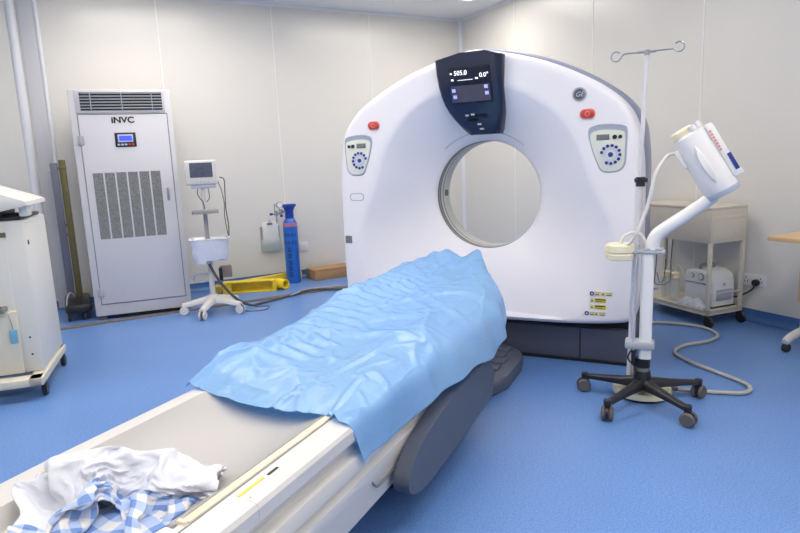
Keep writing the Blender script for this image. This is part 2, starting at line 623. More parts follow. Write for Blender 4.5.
for i, a in enumerate(angs):
    R = Rout[i]
    rb = min(bowl_r(a), R-0.05)
    rs = [0.343+(rb-0.343)*(k/16) for k in range(17)]+[rb+(R-0.045-rb)*(k/6) for k in range(1, 7)]
    col = []
    for r in rs:
        col.append((r, front_y(r, a)))
    col += [(R-0.03, 0.002), (R-0.017, 0.008), (R-0.006, 0.02), (R-0.001, 0.036), (R, 0.06), (R, 0.25)]
    # rolled inner lip
    col = [(0.36, 0.27), (0.3405, 0.256), (0.3415, 0.246)]+col[0:]
    rows.append([bm.verts.new((r*math.cos(a), y, BZ+r*math.sin(a))) for r, y in col])
for i in range(NA):
    p, q = rows[i], rows[(i+1) % NA]
    for k in range(len(p)-1):
        bm.faces.new((p[k], p[k+1], q[k+1], q[k]))
obj('front_cover', bm, 'white', gan, smooth=50)
# rear cover
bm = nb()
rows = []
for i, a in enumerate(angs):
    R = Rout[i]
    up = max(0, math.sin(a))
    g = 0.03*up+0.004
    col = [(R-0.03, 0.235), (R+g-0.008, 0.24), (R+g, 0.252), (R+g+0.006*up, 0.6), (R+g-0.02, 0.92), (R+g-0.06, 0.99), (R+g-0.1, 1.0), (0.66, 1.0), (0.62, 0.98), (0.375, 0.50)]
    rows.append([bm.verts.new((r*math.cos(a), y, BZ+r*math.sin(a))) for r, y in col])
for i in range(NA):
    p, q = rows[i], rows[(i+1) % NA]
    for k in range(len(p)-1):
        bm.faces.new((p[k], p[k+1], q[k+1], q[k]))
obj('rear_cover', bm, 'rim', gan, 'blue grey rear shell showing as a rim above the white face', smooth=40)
# liner tube
bm = nb(); lathe(bm, [(0.3405, 0.27), (0.3405, 0.47), (0.37, 0.50), (0.37, 0.27)], 96, (0, 0, BZ), (0, 1, 0), closed=True)
liner = obj('bore_liner', bm, 'tube', gan)
for j, (y0, y1, mm) in enumerate(((0.255, 0.268, 'groove'), (0.268, 0.296, 'midgrey'), (0.296, 0.309, 'groove'))):
    bm = nb(); lathe(bm, [(0.3397, y0), (0.3397, y1), (0.368, y1), (0.368, y0)], 96, (0, 0, BZ), (0, 1, 0), closed=True)
    obj('bore_ring', bm, mm, gan)
bm = nb(); lathe(bm, [(0.3399, 0.345), (0.3399, 0.353), (0.36, 0.353), (0.36, 0.345)], 96, (0, 0, BZ), (0, 1, 0), closed=True)
obj('bore_ring', bm, 'groove', gan)
bm = nb(); box(bm, -0.345, -0.329, 0.385, 0.42, BZ-0.01, BZ+0.03, 0.002)
obj('bore_sensor', bm, 'lcdgrey', gan)
# thin groove arc over the bore
bm = nb()
pts = []
for q in range(25):
    a = math.radians(50+q*80/24)
    r = 0.395
    pts.append((r*math.cos(a), front_y(r, a)-0.001, BZ+r*math.sin(a)))
tube(bm, pts, 0.0025, 6, 2)
obj('cover_seam', bm, 'recess', gan)
# dark base plinth
bm = nb()
pl = [(-0.9, 0.16), (0.905, 0.14), (0.905, 0.95), (-0.9, 0.95)]
prism(bm, pl, lambda u, v: Vector((u, v, 0.0)), Vector((0, 0, 0.205)), 0.012)
obj('base_plinth', bm, 'darkbase', gan, 'charcoal plinth under the white ring')
bm = nb(); box(bm, -0.86, 0.87, 0.19, 0.93, 0.205, 0.32)
obj('base_gap', bm, 'black', gan)
bm = nb(); box(bm, 0.60, 0.606, 0.1365, 0.2, 0.0, 0.2)
obj('plinth_seam', bm, 'black', gan)
bm = nb(); box(bm, -0.9, 0.9, 0.12, 0.9, 0.0, 0.012)
obj('plinth_skirt', bm, 'black', gan)

# navy display hood
def hood_y(z):
    t = (1.835-z)/(1.835-1.375)
    return -0.05+0.17*max(0, t)**2.4
def hood_half(z):
    tab_ = [(1.372, -.060, .122), (1.40, -.088, .140), (1.45, -.128, .160), (1.50, -.160, .174), (1.56, -.186, .184), (1.62, -.200, .190), (1.70, -.210, .194), (1.78, -.216, .196), (1.806, -.217, .196), (1.836, -.06, .10)]
    for a, b in zip(tab_, tab_[1:]):
        if z <= b[0]:
            t = (z-a[0])/(b[0]-a[0])
            return a[1]+(b[1]-a[1])*t, a[2]+(b[2]-a[2])*t
    return tab_[-1][1], tab_[-1][2]
bm = nb()
zs = [1.374, 1.38, 1.40, 1.43, 1.47, 1.51, 1.55, 1.60, 1.66, 1.72, 1.77, 1.80, 1.806, 1.815, 1.825, 1.834]
rows_h = []
for z in zs:
    a, b = (q*0.975 for q in hood_half(z))
    y = hood_y(z)
    line = [(a-0.004, 0.22), (a-0.004, y+0.02), (a+0.002, y+0.006), (a+0.012, y)]
    line += [(a+0.012+(b-a-0.024)*q/8, y) for q in range(1, 8)]
    line += [(b-0.012, y), (b-0.002, y+0.006), (b+0.004, y+0.02), (b+0.004, 0.22)]
    rows_h.append([bm.verts.new((x, yy_, z)) for x, yy_ in line])
for p, q in zip(rows_h, rows_h[1:]):
    for i in range(len(p)-1):
        bm.faces.new((p[i], p[i+1], q[i+1], q[i]))
bm.faces.new(rows_h[0]); bm.faces.new(rows_h[-1][::-1])
for a, b in zip(rows_h, rows_h[1:]):
    bm.faces.new((a[0], b[0], b[-1], a[-1]))
obj('display_housing', bm, 'navy', gan, 'navy display housing at the crown of the ring', smooth=40)

def on_hood(x, z, off):
    return Vector((x+0.008, hood_y(z-0.014)-off, z-0.014))
def hood_plate(name, x0, x1, z0, z1, off, m, th=0.004, parent=None):
    bm = nb()
    a = [on_hood(x0, z0, off), on_hood(x1, z0, off), on_hood(x1, z1, off), on_hood(x0, z1, off)]
    b = [p+Vector((0, th+0.012, 0)) for p in a]
    va = [bm.verts.new(p) for p in a]; vb = [bm.verts.new(p) for p in b]
    bm.faces.new(va); bm.faces.new(vb[::-1])
    for i in range(4):
        bm.faces.new((va[i], vb[i], vb[(i+1) % 4], va[(i+1) % 4]))
    return obj(name, bm, m, parent or gan, smooth=0)
scr = hood_plate('display_screen', -.128, .112, 1.565, 1.765, 0.012, 'screen')
hood_plate('display_picture', -.125, .109, 1.575, 1.665, 0.0155, 'screenpic', parent=scr)
rot = (PI/2-0.10, 0, 0)
rot = (PI/2+0.12, 0, 0)
def hood_text(s, x, z, size, m='glyph', off=0.020):
    return text_obj('display_digits', s, size, m, scr, on_hood(x, z, off), rot)
hood_text('505.0', -0.058, 1.733, 0.036)
hood_text('0.0°', 0.082, 1.712, 0.034)
for (x, z, w) in ((0.035, 1.70, 0.012), (-0.118, 1.735, 0.008), (-0.112, 1.70, 0.01)):
    hood_plate('display_icon', x-w/2, x+w/2, z-0.005, z+0.003, 0.018, 'glyph', parent=scr)
hood_plate('display_icon', -0.08, 0.01, 1.6945, 1.6958, 0.018, 'glyph', parent=scr)
for (x, z) in ((-0.108, 1.64), (-0.104, 1.605), (0.088, 1.65), (0.09, 1.615)):
    hood_plate('display_icon', x-0.010, x+0.010, z-0.009, z+0.009, 0.019, 'glyphblue', parent=scr)
for (x, z, w, mm) in ((-0.055, 1.50, 0.018, 'labelwhite'), (-0.018, 1.503, 0.018, 'labelwhite'), (0.02, 1.488, 0.09, 'black'), (0.01, 1.447, 0.022, 'labelwhite'), (0.018, 1.42, 0.022, 'labelwhite'), (-0.03, 1.465, 0.06, 'black')):
    hood_plate('speaker_slot', x-w/2, x+w/2, z-0.0045, z+0.0045, 0.0135, mm)

# emblem
def disc(bm, x, z, r, y0, y1, seg=28, mi=0):
    cyl(bm, (x, y0, z), (x, y1, z), r, seg=seg, mi=mi)
bm = nb(); disc(bm, 0.608, 1.552, 0.040, -0.004, 0.01)
emb = obj('emblem', bm, 'badgelight', gan, 'round silver emblem with dark script letters')
bm = nb(); disc(bm, 0.608, 1.552, 0.034, -0.006, 0.0)
obj('emblem_disc', bm, 'badge', emb)
text_obj('emblem_letters', 'GE', 0.036, 'badgelight', emb, (0.608, -0.0068, 1.552), shear=0.35)
bm = nb(); lathe(bm, [(0.029, -0.0078), (0.031, -0.0078), (0.031, -0.004), (0.029, -0.004)], 28, (0.608, 0, 1.552), (0, 1, 0), closed=True)
obj('emblem_ring', bm, 'badgelight', emb)
# stop buttons
for x in (0.652, -0.66):
    z = 1.447 if x > 0 else 1.463
    bm = nb(); prism(bm, roundrect(x, z, 0.082, 0.052, 0.024), xz(-0.004), Vector((0, 0.02, 0)))
    r_ = obj('stop_button_bezel', bm, 'redlight', gan)
    bm = nb(); prism(bm, roundrect(x, z, 0.072, 0.043, 0.020), xz(-0.014), Vector((0, 0.02, 0)), 0.004)
    obj('stop_button', bm, 'red', r_, 'red emergency stop button')
    bm = nb()
    lathe(bm, [(0.010, -0.0150), (0.013, -0.0150), (0.013, -0.013), (0.010, -0.013)], 16, (x, 0, z), (0, 1, 0), closed=True)
    obj('stop_symbol', bm, 'redlight', r_)
# control panels
def control_panel(cx, cz, sgn):
    w = 0.1
    pts = [(-0.105, 0.095), (-0.07, 0.125), (0.0, 0.13), (0.075, 0.118), (0.093, 0.09), (0.092, 0.0), (0.085, -0.085), (0.055, -0.118), (0.0, -0.125), (-0.035, -0.115), (-0.055, -0.08), (-0.085, 0.0)]
    P = catmull([(cx+x*sgn, cz+z, 0) for x, z in pts], 5, True)
    out = [(p.x, p.y) for p in P]
    bm = nb()
    n = len(out)
    ring = []
    for s_, y in ((1.03, 0.001), (1.0, -0.004), (0.95, -0.001)):
        ring.append([bm.verts.new((cx+(x-cx)*s_, y, cz+(z-cz)*s_)) for x, z in out])
    for a, b in zip(ring, ring[1:]):
        for i in range(n):
            bm.faces.new((a[i], a[(i+1) % n], b[(i+1) % n], b[i]))
    bm.faces.new(ring[-1])
    p = obj('control_panel', bm, 'recess', gan)
    bm = nb()
    fp = [(cx+(x-cx)*0.91, cz-0.010+(z-cz)*0.87) for x, z in out]  # set low, so a blue-grey sliver above paints in the recess's top shade
    prism(bm, fp, xz(-0.006), Vector((0, 0.01, 0)), 0.001)
    obj('key_plate', bm, 'padcream', p)
    bm = nb(); box(bm, cx-0.062 if sgn > 0 else cx-0.005, cx+0.005 if sgn > 0 else cx+0.062, -0.008, -0.004, cz+0.048, cz+0.078, 0.001)
    obj('key_display', bm, 'lcdgrey', p)
    for dx, r in ((0.032, 0.012), (0.060, 0.010)):
        bm = nb(); disc(bm, cx+dx*sgn, cz+0.062, r, -0.012, -0.004, 16)
        obj('button', bm, 'softblack', p)
    bm = nb(); lathe(bm, [(0.026, -0.0075), (0.036, -0.0075), (0.036, -0.004), (0.026, -0.004)], 24, (cx+0.012, 0, cz-0.03), (0, 1, 0), closed=True)
    obj('key_ring', bm, 'keyring', p)
    bm = nb(); disc(bm, cx+0.012, cz-0.03, 0.013, -0.012, -0.004, 16)
    obj('button', bm, 'keyblue', p)
    for k_ in range(11):
        a = math.radians(165-k_*(280/10)) if sgn > 0 else math.radians(15+k_*(280/10))
        bm = nb(); disc(bm, cx+0.012+0.048*math.cos(a), cz-0.03+0.048*math.sin(a), 0.0085, -0.011, -0.004, 12)
        obj('button', bm, 'keyblue', p)
control_panel(0.763, 1.255, 1)
control_panel(-0.785, 1.278, -1)
# left face pill cover, tags
bm = nb()
tube(bm, [(x, -0.0005, z) for x, z in roundrect(-0.81, 1.013, 0.10, 0.045, 0.020, 4)], 0.003, 6, 1, smooth=False, closed=True)
obj('port_cover', bm, 'recess', gan)
bm = nb(); box(bm, -0.915, -0.865, -0.003, 0.003, 0.705, 0.755, 0.002)
obj('tag', bm, 'lcdgrey', gan)
bm = nb(); box(bm, -0.73, -0.66, -0.003, 0.003, 0.345, 0.375, 0.002)
obj('tag', bm, 'olive', gan)
# warning stickers, low right
def sticker(x0, x1, z0, z1, m, parent, y=-0.0015, name='sticker'):
    bm = nb(); box(bm, x0, x1, y, y+0.004, z0, z1)
    return obj(name, bm, m, parent, smooth=0)
rows_s = [(0.675, 0.80, 0.452, 'mix'), (0.675, 0.765, 0.413, 'yel'), (0.675, 0.765, 0.375, 'yel'), (0.648, 0.765, 0.335, 'mix')]
for x0, x1, z, kind in rows_s:
    st = sticker(x0, x1, z-0.013, z+0.013, 'labelwhite', gan)
    if kind == 'yel':
        sticker(x0+0.028, x1, z-0.012, z+0.012, 'labelyellow', st, -0.003, 'sticker_print')
        sticker(x0+0.032, x1-0.004, z+0.002, z+0.008, 'ink', st, -0.004, 'sticker_print')
        sticker(x0+0.032, x1-0.02, z-0.007, z-0.004, 'ink', st, -0.004, 'sticker_print')
    else:
        bm = nb(); lathe(bm, [(0.006, -0.0035), (0.012, -0.0035), (0.012, 0), (0.006, 0)], 16, (x0+0.013, 0, z), (0, 1, 0), closed=True)
        obj('sticker_print', bm, 'labelblue', st)
        sticker(x0+0.03, x0+0.055, z+0.002, z+0.009, 'labelyellow', st, -0.003, 'sticker_print')
        sticker(x0+0.03, x0+0.052, z-0.008, z-0.004, 'ink', st, -0.003, 'sticker_print')
        sticker(x1-0.035, x1-0.003, z+0.002, z+0.009, 'labelyellow', st, -0.003, 'sticker_print')
        sticker(x1-0.033, x1-0.006, z-0.008, z-0.004, 'ink', st, -0.003, 'sticker_print')
    tx = x0+0.014 if kind == 'yel' else x1-0.052
    bm = nb(); prism(bm, [(tx-0.011, z-0.009), (tx+0.011, z-0.009), (tx, z+0.011)], xz(-0.003), Vector((0, 0.003, 0)))
    obj('sticker_print', bm, 'labelyellow', st, smooth=0)
    bm = nb(); prism(bm, [(tx-0.005, z-0.006), (tx+0.005, z-0.006), (tx, z+0.004)], xz(-0.004), Vector((0, 0.003, 0)))
    obj('sticker_print', bm, 'ink', st, smooth=0)

# pedal base in front of gantry
def TN(x, n, z=0.0):
    return Vector((x, n, z))
pb = thing('foot_pedal_base', 'dark grey rounded floor plate with foot pedals between table and gantry', 'foot pedal', SN(GC, 0), RZ)
bm = nb()
prism(bm, roundrect(0, 3.2, 0.64, 0.84, 0.27, 8), lambda u, v: Vector((u, v, 0.0)), Vector((0, 0, 0.075)), 0.02, 3)
obj('plate', bm, 'darkbase', pb)
for k_ in range(5):
    n0 = 2.98+k_*0.115
    xo = 0.25 if n0 < 3.3 else 0.22
    bm = nb(); box(bm, 0.10, xo, n0, n0+0.095, 0.06, 0.088, 0.012, 2)
    obj('pedal', bm, 'arm', pb)

# ------------------------------------------------------------------ patient table
tab = thing('patient_table', 'long white CT patient table with grey cradle running to the gantry', 'patient table', SN(GC, 0), RZ)
prof = [(-.335, .30), (-.345, .40), (-.345, .485), (-.338, .498), (-.325, .502), (-.275, .502), (-.27, .46), (-.2, .425), (0, .40), (.16, .425), (.225, .46), (.228, .500), (.31, .500), (.325, .496), (.332, .485), (.332, .452), (.326, .444), (.306, .440), (.300, .434), (.300, .412), (.306, .405), (.330, .398), (.333, .39), (.333, .355), (.326, .348), (.312, .344), (.308, .338), (.308, .325), (.313, .318), (.326, .312), (.328, .30), (.322, .27), (.315, .215), (.308, .17), (.28, .155), (-.28, .155), (-.31, .18)]
def table_ring(n, sc, dz):
    return [(x*sc, n, z if z > .45 else z+dz) for x, z in prof]
def body_section(bm, stations):
    rings = []
    for n, sc, zs, zc in stations:
        rings.append([bm.verts.new((x*sc, n, zc+(z-zc)*zs)) for x, z in prof])
    m_ = len(prof)
    for a, b in zip(rings, rings[1:]):
        for i in range(m_):
            bm.faces.new((a[i], a[(i+1) % m_], b[(i+1) % m_], b[i]))
    bm.faces.new(rings[0]); bm.faces.new(rings[-1][::-1])
bm = nb()
body_section(bm, [(0.982, 1, 1, .4), (1.5, 1, 1, .4), (2.2, 1, 1, .4), (2.6, 0.96, 1, .4), (2.7, 0.93, .98, .4)])
obj('table_body', bm, 'cream', tab, smooth=30)
keep_prof = list(prof)
prof[6] = (-.222, .502); prof[7] = (-.19, .46)
bm = nb()
body_section(bm, [(0.22, .55, .8, .42), (0.26, .72, .92, .42), (0.36, .84, .98, .42), (0.55, .93, 1, .42), (0.75, .975, 1, .42), (0.9, .995, 1, .42), (0.9812, 1, 1, .42)])
obj('end_cap', bm, 'cream', tab, 'rounded near end cap of the table', smooth=30)
prof[:] = keep_prof
# cream slide strip
bm = nb(); box(bm, .222, .245, 0.86, 2.6, .47, .506, 0.003)
obj('slide_strip', bm, 'creamstrip', tab)
bm = nb(); box(bm, .246, .2485, 0.3, 2.6, .49, .5025)
obj('slide_gap', bm, 'midgrey', tab)
bm = nb(); box(bm, .215, .24, 0.85, 0.862, .48, .508, 0.003)
obj('strip_latch', bm, 'creamstrip', tab)
# concave cradle pad
bm = nb()
cr = []
K = 24
for i in range(K+1):
    x = -.272+(.218+.272)*i/K
    u = (x+.027)/.245
    cr.append((x, .505-.062*(1-min(1, abs(u))**2.6)))
cr = [(-.278, .49), (-.280, .50)]+cr
cr += [(.221, .497), (.221, .47)]
rings = []
for n in (0.86, 0.875, 1.5, 2.2, 2.95):
    rings.append([bm.verts.new((x, n, z if n > .87 else z-.006)) for x, z in cr]+[bm.verts.new((.20, n, .40)), bm.verts.new((-.25, n, .40))])
for a, b in zip(rings, rings[1:]):
    for i in range(len(a)):
        j = (i+1) % len(a)
        bm.faces.new((a[i], a[j], b[j], b[i]))
bm.faces.new(rings[0]); bm.faces.new(rings[-1][::-1])
obj('cradle', bm, 'pad', tab, 'grey concave cradle surface', smooth=40)
# white end plate with round hole near the viewer
bm = nb(); box(bm, .05, .2, 0.70, 0.86, .42, .478, 0.004)
obj('cradle_end_plate', bm, 'white', tab)
bm = nb(); cyl(bm, (.135, .80, .476), (.135, .80, .483), .012)  # dark disc added for the plate's hole, which is not cut
obj('hole_disc', bm, 'groove', tab)
# mattress and head holder hidden under the drape
bm = nb(); box(bm, -.24, .18, 2.0, 2.9, .47, .53, 0.03, 3)
obj('mattress', bm, 'white', tab)
bm = nb()
hh = []
for i in range(17):
    a = PI*i/16
    hh.append((-.085*math.cos(a), .62-.05*math.sin(a)))
hh += [(.075-.15*i/16, .60-.05*math.sin(PI*(1-i/16))) for i in range(0, 17)][::1]
ra = [bm.verts.new((x, 2.98, z)) for x, z in hh]
rb_ = [bm.verts.new((x, 3.18, z)) for x, z in hh]
for i in range(len(hh)):
    j = (i+1) % len(hh)
    bm.faces.new((ra[i], ra[j], rb_[j], rb_[i]))
bm.faces.new(ra); bm.faces.new(rb_[::-1])
obj('head_holder', bm, 'white', tab)
bm = nb(); box(bm, -.09, .09, 2.6, 3.1, .50, .545, 0.01)
obj('head_holder_arm', bm, 'white', tab)
# stickers on ledge
bm = nb(); box(bm, .268, .276, 0.985, 1.075, .5005, .5015)
obj('sticker', bm, 'labelyellow', tab, smooth=0)
bm = nb(); box(bm, .270, .278, 1.09, 1.13, .5005, .5015)
obj('sticker', bm, 'ink', tab, smooth=0)
bm = nb(); box(bm, .30, .3015, .99, .995, .5, .5015)
obj('ledge_mark', bm, 'midgrey', tab, smooth=0)
# side hook
bm = nb(); tube(bm, [(.318, 1.52, .265), (.328, 1.53, .245), (.328, 1.56, .237), (.322, 1.70, .235), (.318, 1.76, .238)], .0035, 6)
obj('side_hook', bm, 'lcdgrey', tab)
# slate lifting arm
def armshape(x0, x1):
    bm = nb()
    pts = []
    P = catmull([(1.635, .215, 0), (1.68, .262, 0), (1.78, .308, 0), (1.95, .340, 0), (2.2, .358, 0), (2.45, .350, 0), (2.55, .305, 0), (2.575, .22, 0), (2.53, .165, 0), (2.3, .148, 0), (2.1, .137, 0), (1.8, .128, 0), (1.70, .143, 0), (1.645, .172, 0)], 8, True)
    pts = [(p.x, p.y) for p in P]
    prism(bm, pts, lambda u, v: Vector((x0, u, v)), Vector((x1-x0, 0, 0)), 0.020, 4)
    return bm
obj('lift_arm', armshape(.335, .392), 'arm', tab, 'slate grey rounded lifting arm on the side', smooth=60)
obj('lift_arm', armshape(-.41, -.352), 'arm', tab, 'slate grey rounded lifting arm on the side')
bm = nb(); box(bm, -.24, .2, 2.0, 2.6, .0, .16, 0.01)
obj('pedestal', bm, 'darkbase', tab)
bm = nb(); box(bm, -.22, .2, 1.9, 2.8, .0, .12, 0.02)
obj('pedestal_foot', bm, 'black', tab)

# ------------------------------------------------------------------ blue drape
rows_d = [
 [(-.375, 1.468, .495), (-.34, 1.463, .513), (-.25, 1.462, .500), (-.01, 1.447, .492), (.19, 1.438, .503), (.29, 1.40, .508), (.334, 1.405, .49), (.352, 1.43, .395)],
 [(-.375, 1.56, .515), (-.345, 1.56, .55), (-.25, 1.56, .55), (-.01, 1.54, .52), (.19, 1.53, .525), (.285, 1.51, .515), (.336, 1.51, .50), (.352, 1.52, .385)],
 [(-.37, 1.68, .545), (-.34, 1.68, .583), (-.25, 1.69, .575), (-.01, 1.68, .54), (.19, 1.66, .54), (.285, 1.65, .525), (.337, 1.65, .50), (.352, 1.66, .378)],
 [(-.37, 1.9, .52), (-.34, 1.9, .565), (-.24, 1.9, .585), (-.01, 1.9, .555), (.19, 1.9, .555), (.29, 1.9, .53), (.34, 1.9, .50), (.372, 1.9, .388)],
 [(-.37, 2.2, .53), (-.34, 2.2, .592), (-.24, 2.2, .61), (-.01, 2.2, .58), (.19, 2.2, .575), (.29, 2.2, .545), (.352, 2.2, .50), (.400, 2.2, .392)],
 [(-.37, 2.5, .56), (-.34, 2.5, .622), (-.23, 2.5, .64), (-.01, 2.5, .60), (.19, 2.5, .59), (.29, 2.5, .555), (.358, 2.5, .50), (.407, 2.5, .366)],
 [(-.365, 2.8, .57), (-.335, 2.8, .628), (-.23, 2.8, .648), (-.01, 2.8, .61), (.19, 2.8, .60), (.29, 2.78, .56), (.36, 2.76, .50), (.402, 2.72, .380)],
 [(-.34, 3.05, .59), (-.30, 3.05, .648), (-.2, 3.06, .665), (-.01, 3.06, .635), (.13, 3.04, .625), (.235, 2.98, .59), (.325, 2.93, .51), (.37, 2.85, .39)],
 [(-.26, 3.2, .62), (-.225, 3.22, .668), (-.15, 3.24, .69), (-.01, 3.23, .662), (.08, 3.22, .675), (.185, 3.13, .622), (.30, 3.02, .525), (.355, 2.94, .42)],
 [(-.20, 3.28, .62), (-.17, 3.32, .675), (-.115, 3.345, .703), (-.02, 3.32, .668), (.065, 3.365, .703), (.155, 3.21, .64), (.27, 3.06, .545), (.335, 2.98, .45)],
]
def bicubic(rows, u, v):
    def cr1(a, b, c, d, t):
        return 0.5*((2*b)+(c-a)*t+(2*a-5*b+4*c-d)*t*t+(3*b-a-3*c+d)*t**3)
    nr, nc = len(rows), len(rows[0])
    fu, fv_ = u*(nr-1), v*(nc-1)
    i, j = min(int(fu), nr-2), min(int(fv_), nc-2)
    tu, tv = fu-i, fv_-j
    line = []
    for a in (-1, 0, 1, 2):
        r = rows[min(max(i+a, 0), nr-1)]
        q = [Vector(r[min(max(j+b, 0), nc-1)]) for b in (-1, 0, 1, 2)]
        line.append(cr1(*q, tv))
    return cr1(*line, tu)
def ridge(p, s=1.0):
    return 1-abs(noise.noise(p*s))*2
def sstep(a, b, x):
    t = min(1, max(0, (x-a)/(b-a)))
    return t*t*(3-2*t)
bm = nb()
NU, NW = 260, 130
grid = []
for i in range(NU+1):
    u = i/NU
    line = []
    for j in range(NW+1):
        v = j/NW
        p = bicubic(rows_d, u, v)
        x, n, z = p
        top = 1-sstep(.30, .35, x)
        # transverse pleats on the far left half of the sheet
        m_ = sstep(1.6, 1.8, n)*(1-sstep(2.7, 2.95, n))*sstep(-.31, -.24, x)*(1-sstep(-.10, .0, x))
        ph = (n+0.15*x)*2*PI/0.075+1.2*noise.noise(Vector((x*3, n*2, 0)))
        dz = 0.0065*m_*math.sin(ph)
        # long soft folds and fine creases
        dz += 0.010*noise.noise(Vector((x*5+3, n*3.2, 1.7)))*top
        q = Vector((x*6+n*3.0, n*2.2-x*1.5, 4.2))
        dz += 0.007*max(0, ridge(q)-0.72)/0.28*top
        q = Vector((x*9-n*5.0, n*4.0+x*6, 9.1))
        dz += 0.005*max(0, ridge(q)-0.78)/0.22*top
        q = Vector((x*3-n*2.0, n*1.1+x*2, 19.1))
        dz += 0.012*max(0, ridge(q)-0.80)/0.20*top
        # gathered wrinkles at the head end
        g = sstep(3.0, 3.15, n)
        dz += 0.003*g*math.sin(x*75+6*noise.noise(Vector((x*4, n*5, 2))))*top
        side = 1-top
        p = Vector((x+side*0.006*math.sin(n*21+2*noise.noise(Vector((n*3, 1, 1)))), n, z+dz))
        # scallop the hem slightly
        if v > .9 and u > 0.02:
            p.z += 0.004*math.sin(n*17)*(v-.9)*10
        line.append(bm.verts.new(p))
    grid.append(line)
# hanging tip at the near right corner
for i in range(0, 16):
    for j in range(NW-16, NW+1):
        w = (1-i/16)*((j-(NW-16))/16)
        grid[i][j].co.z -= 0.02*w
        grid[i][j].co.x += 0.006*w
for i in range(NU):
    for j in range(NW):
        bm.faces.new((grid[i][j], grid[i+1][j], grid[i+1][j+1], grid[i][j+1]))
dr = obj('surgical_drape', bm, 'drape', None, smooth=80)
dr.location = SN(GC, 0)
dr.rotation_euler = (0, 0, RZ)
md = dr.modifiers.new('thick', 'SOLIDIFY')
md.thickness = 0.0012
tag(dr, 'crumpled light blue plastic drape spread over the far half of the table', 'drape')

# ------------------------------------------------------------------ crumpled gown
GNX, GNY = 58, 46
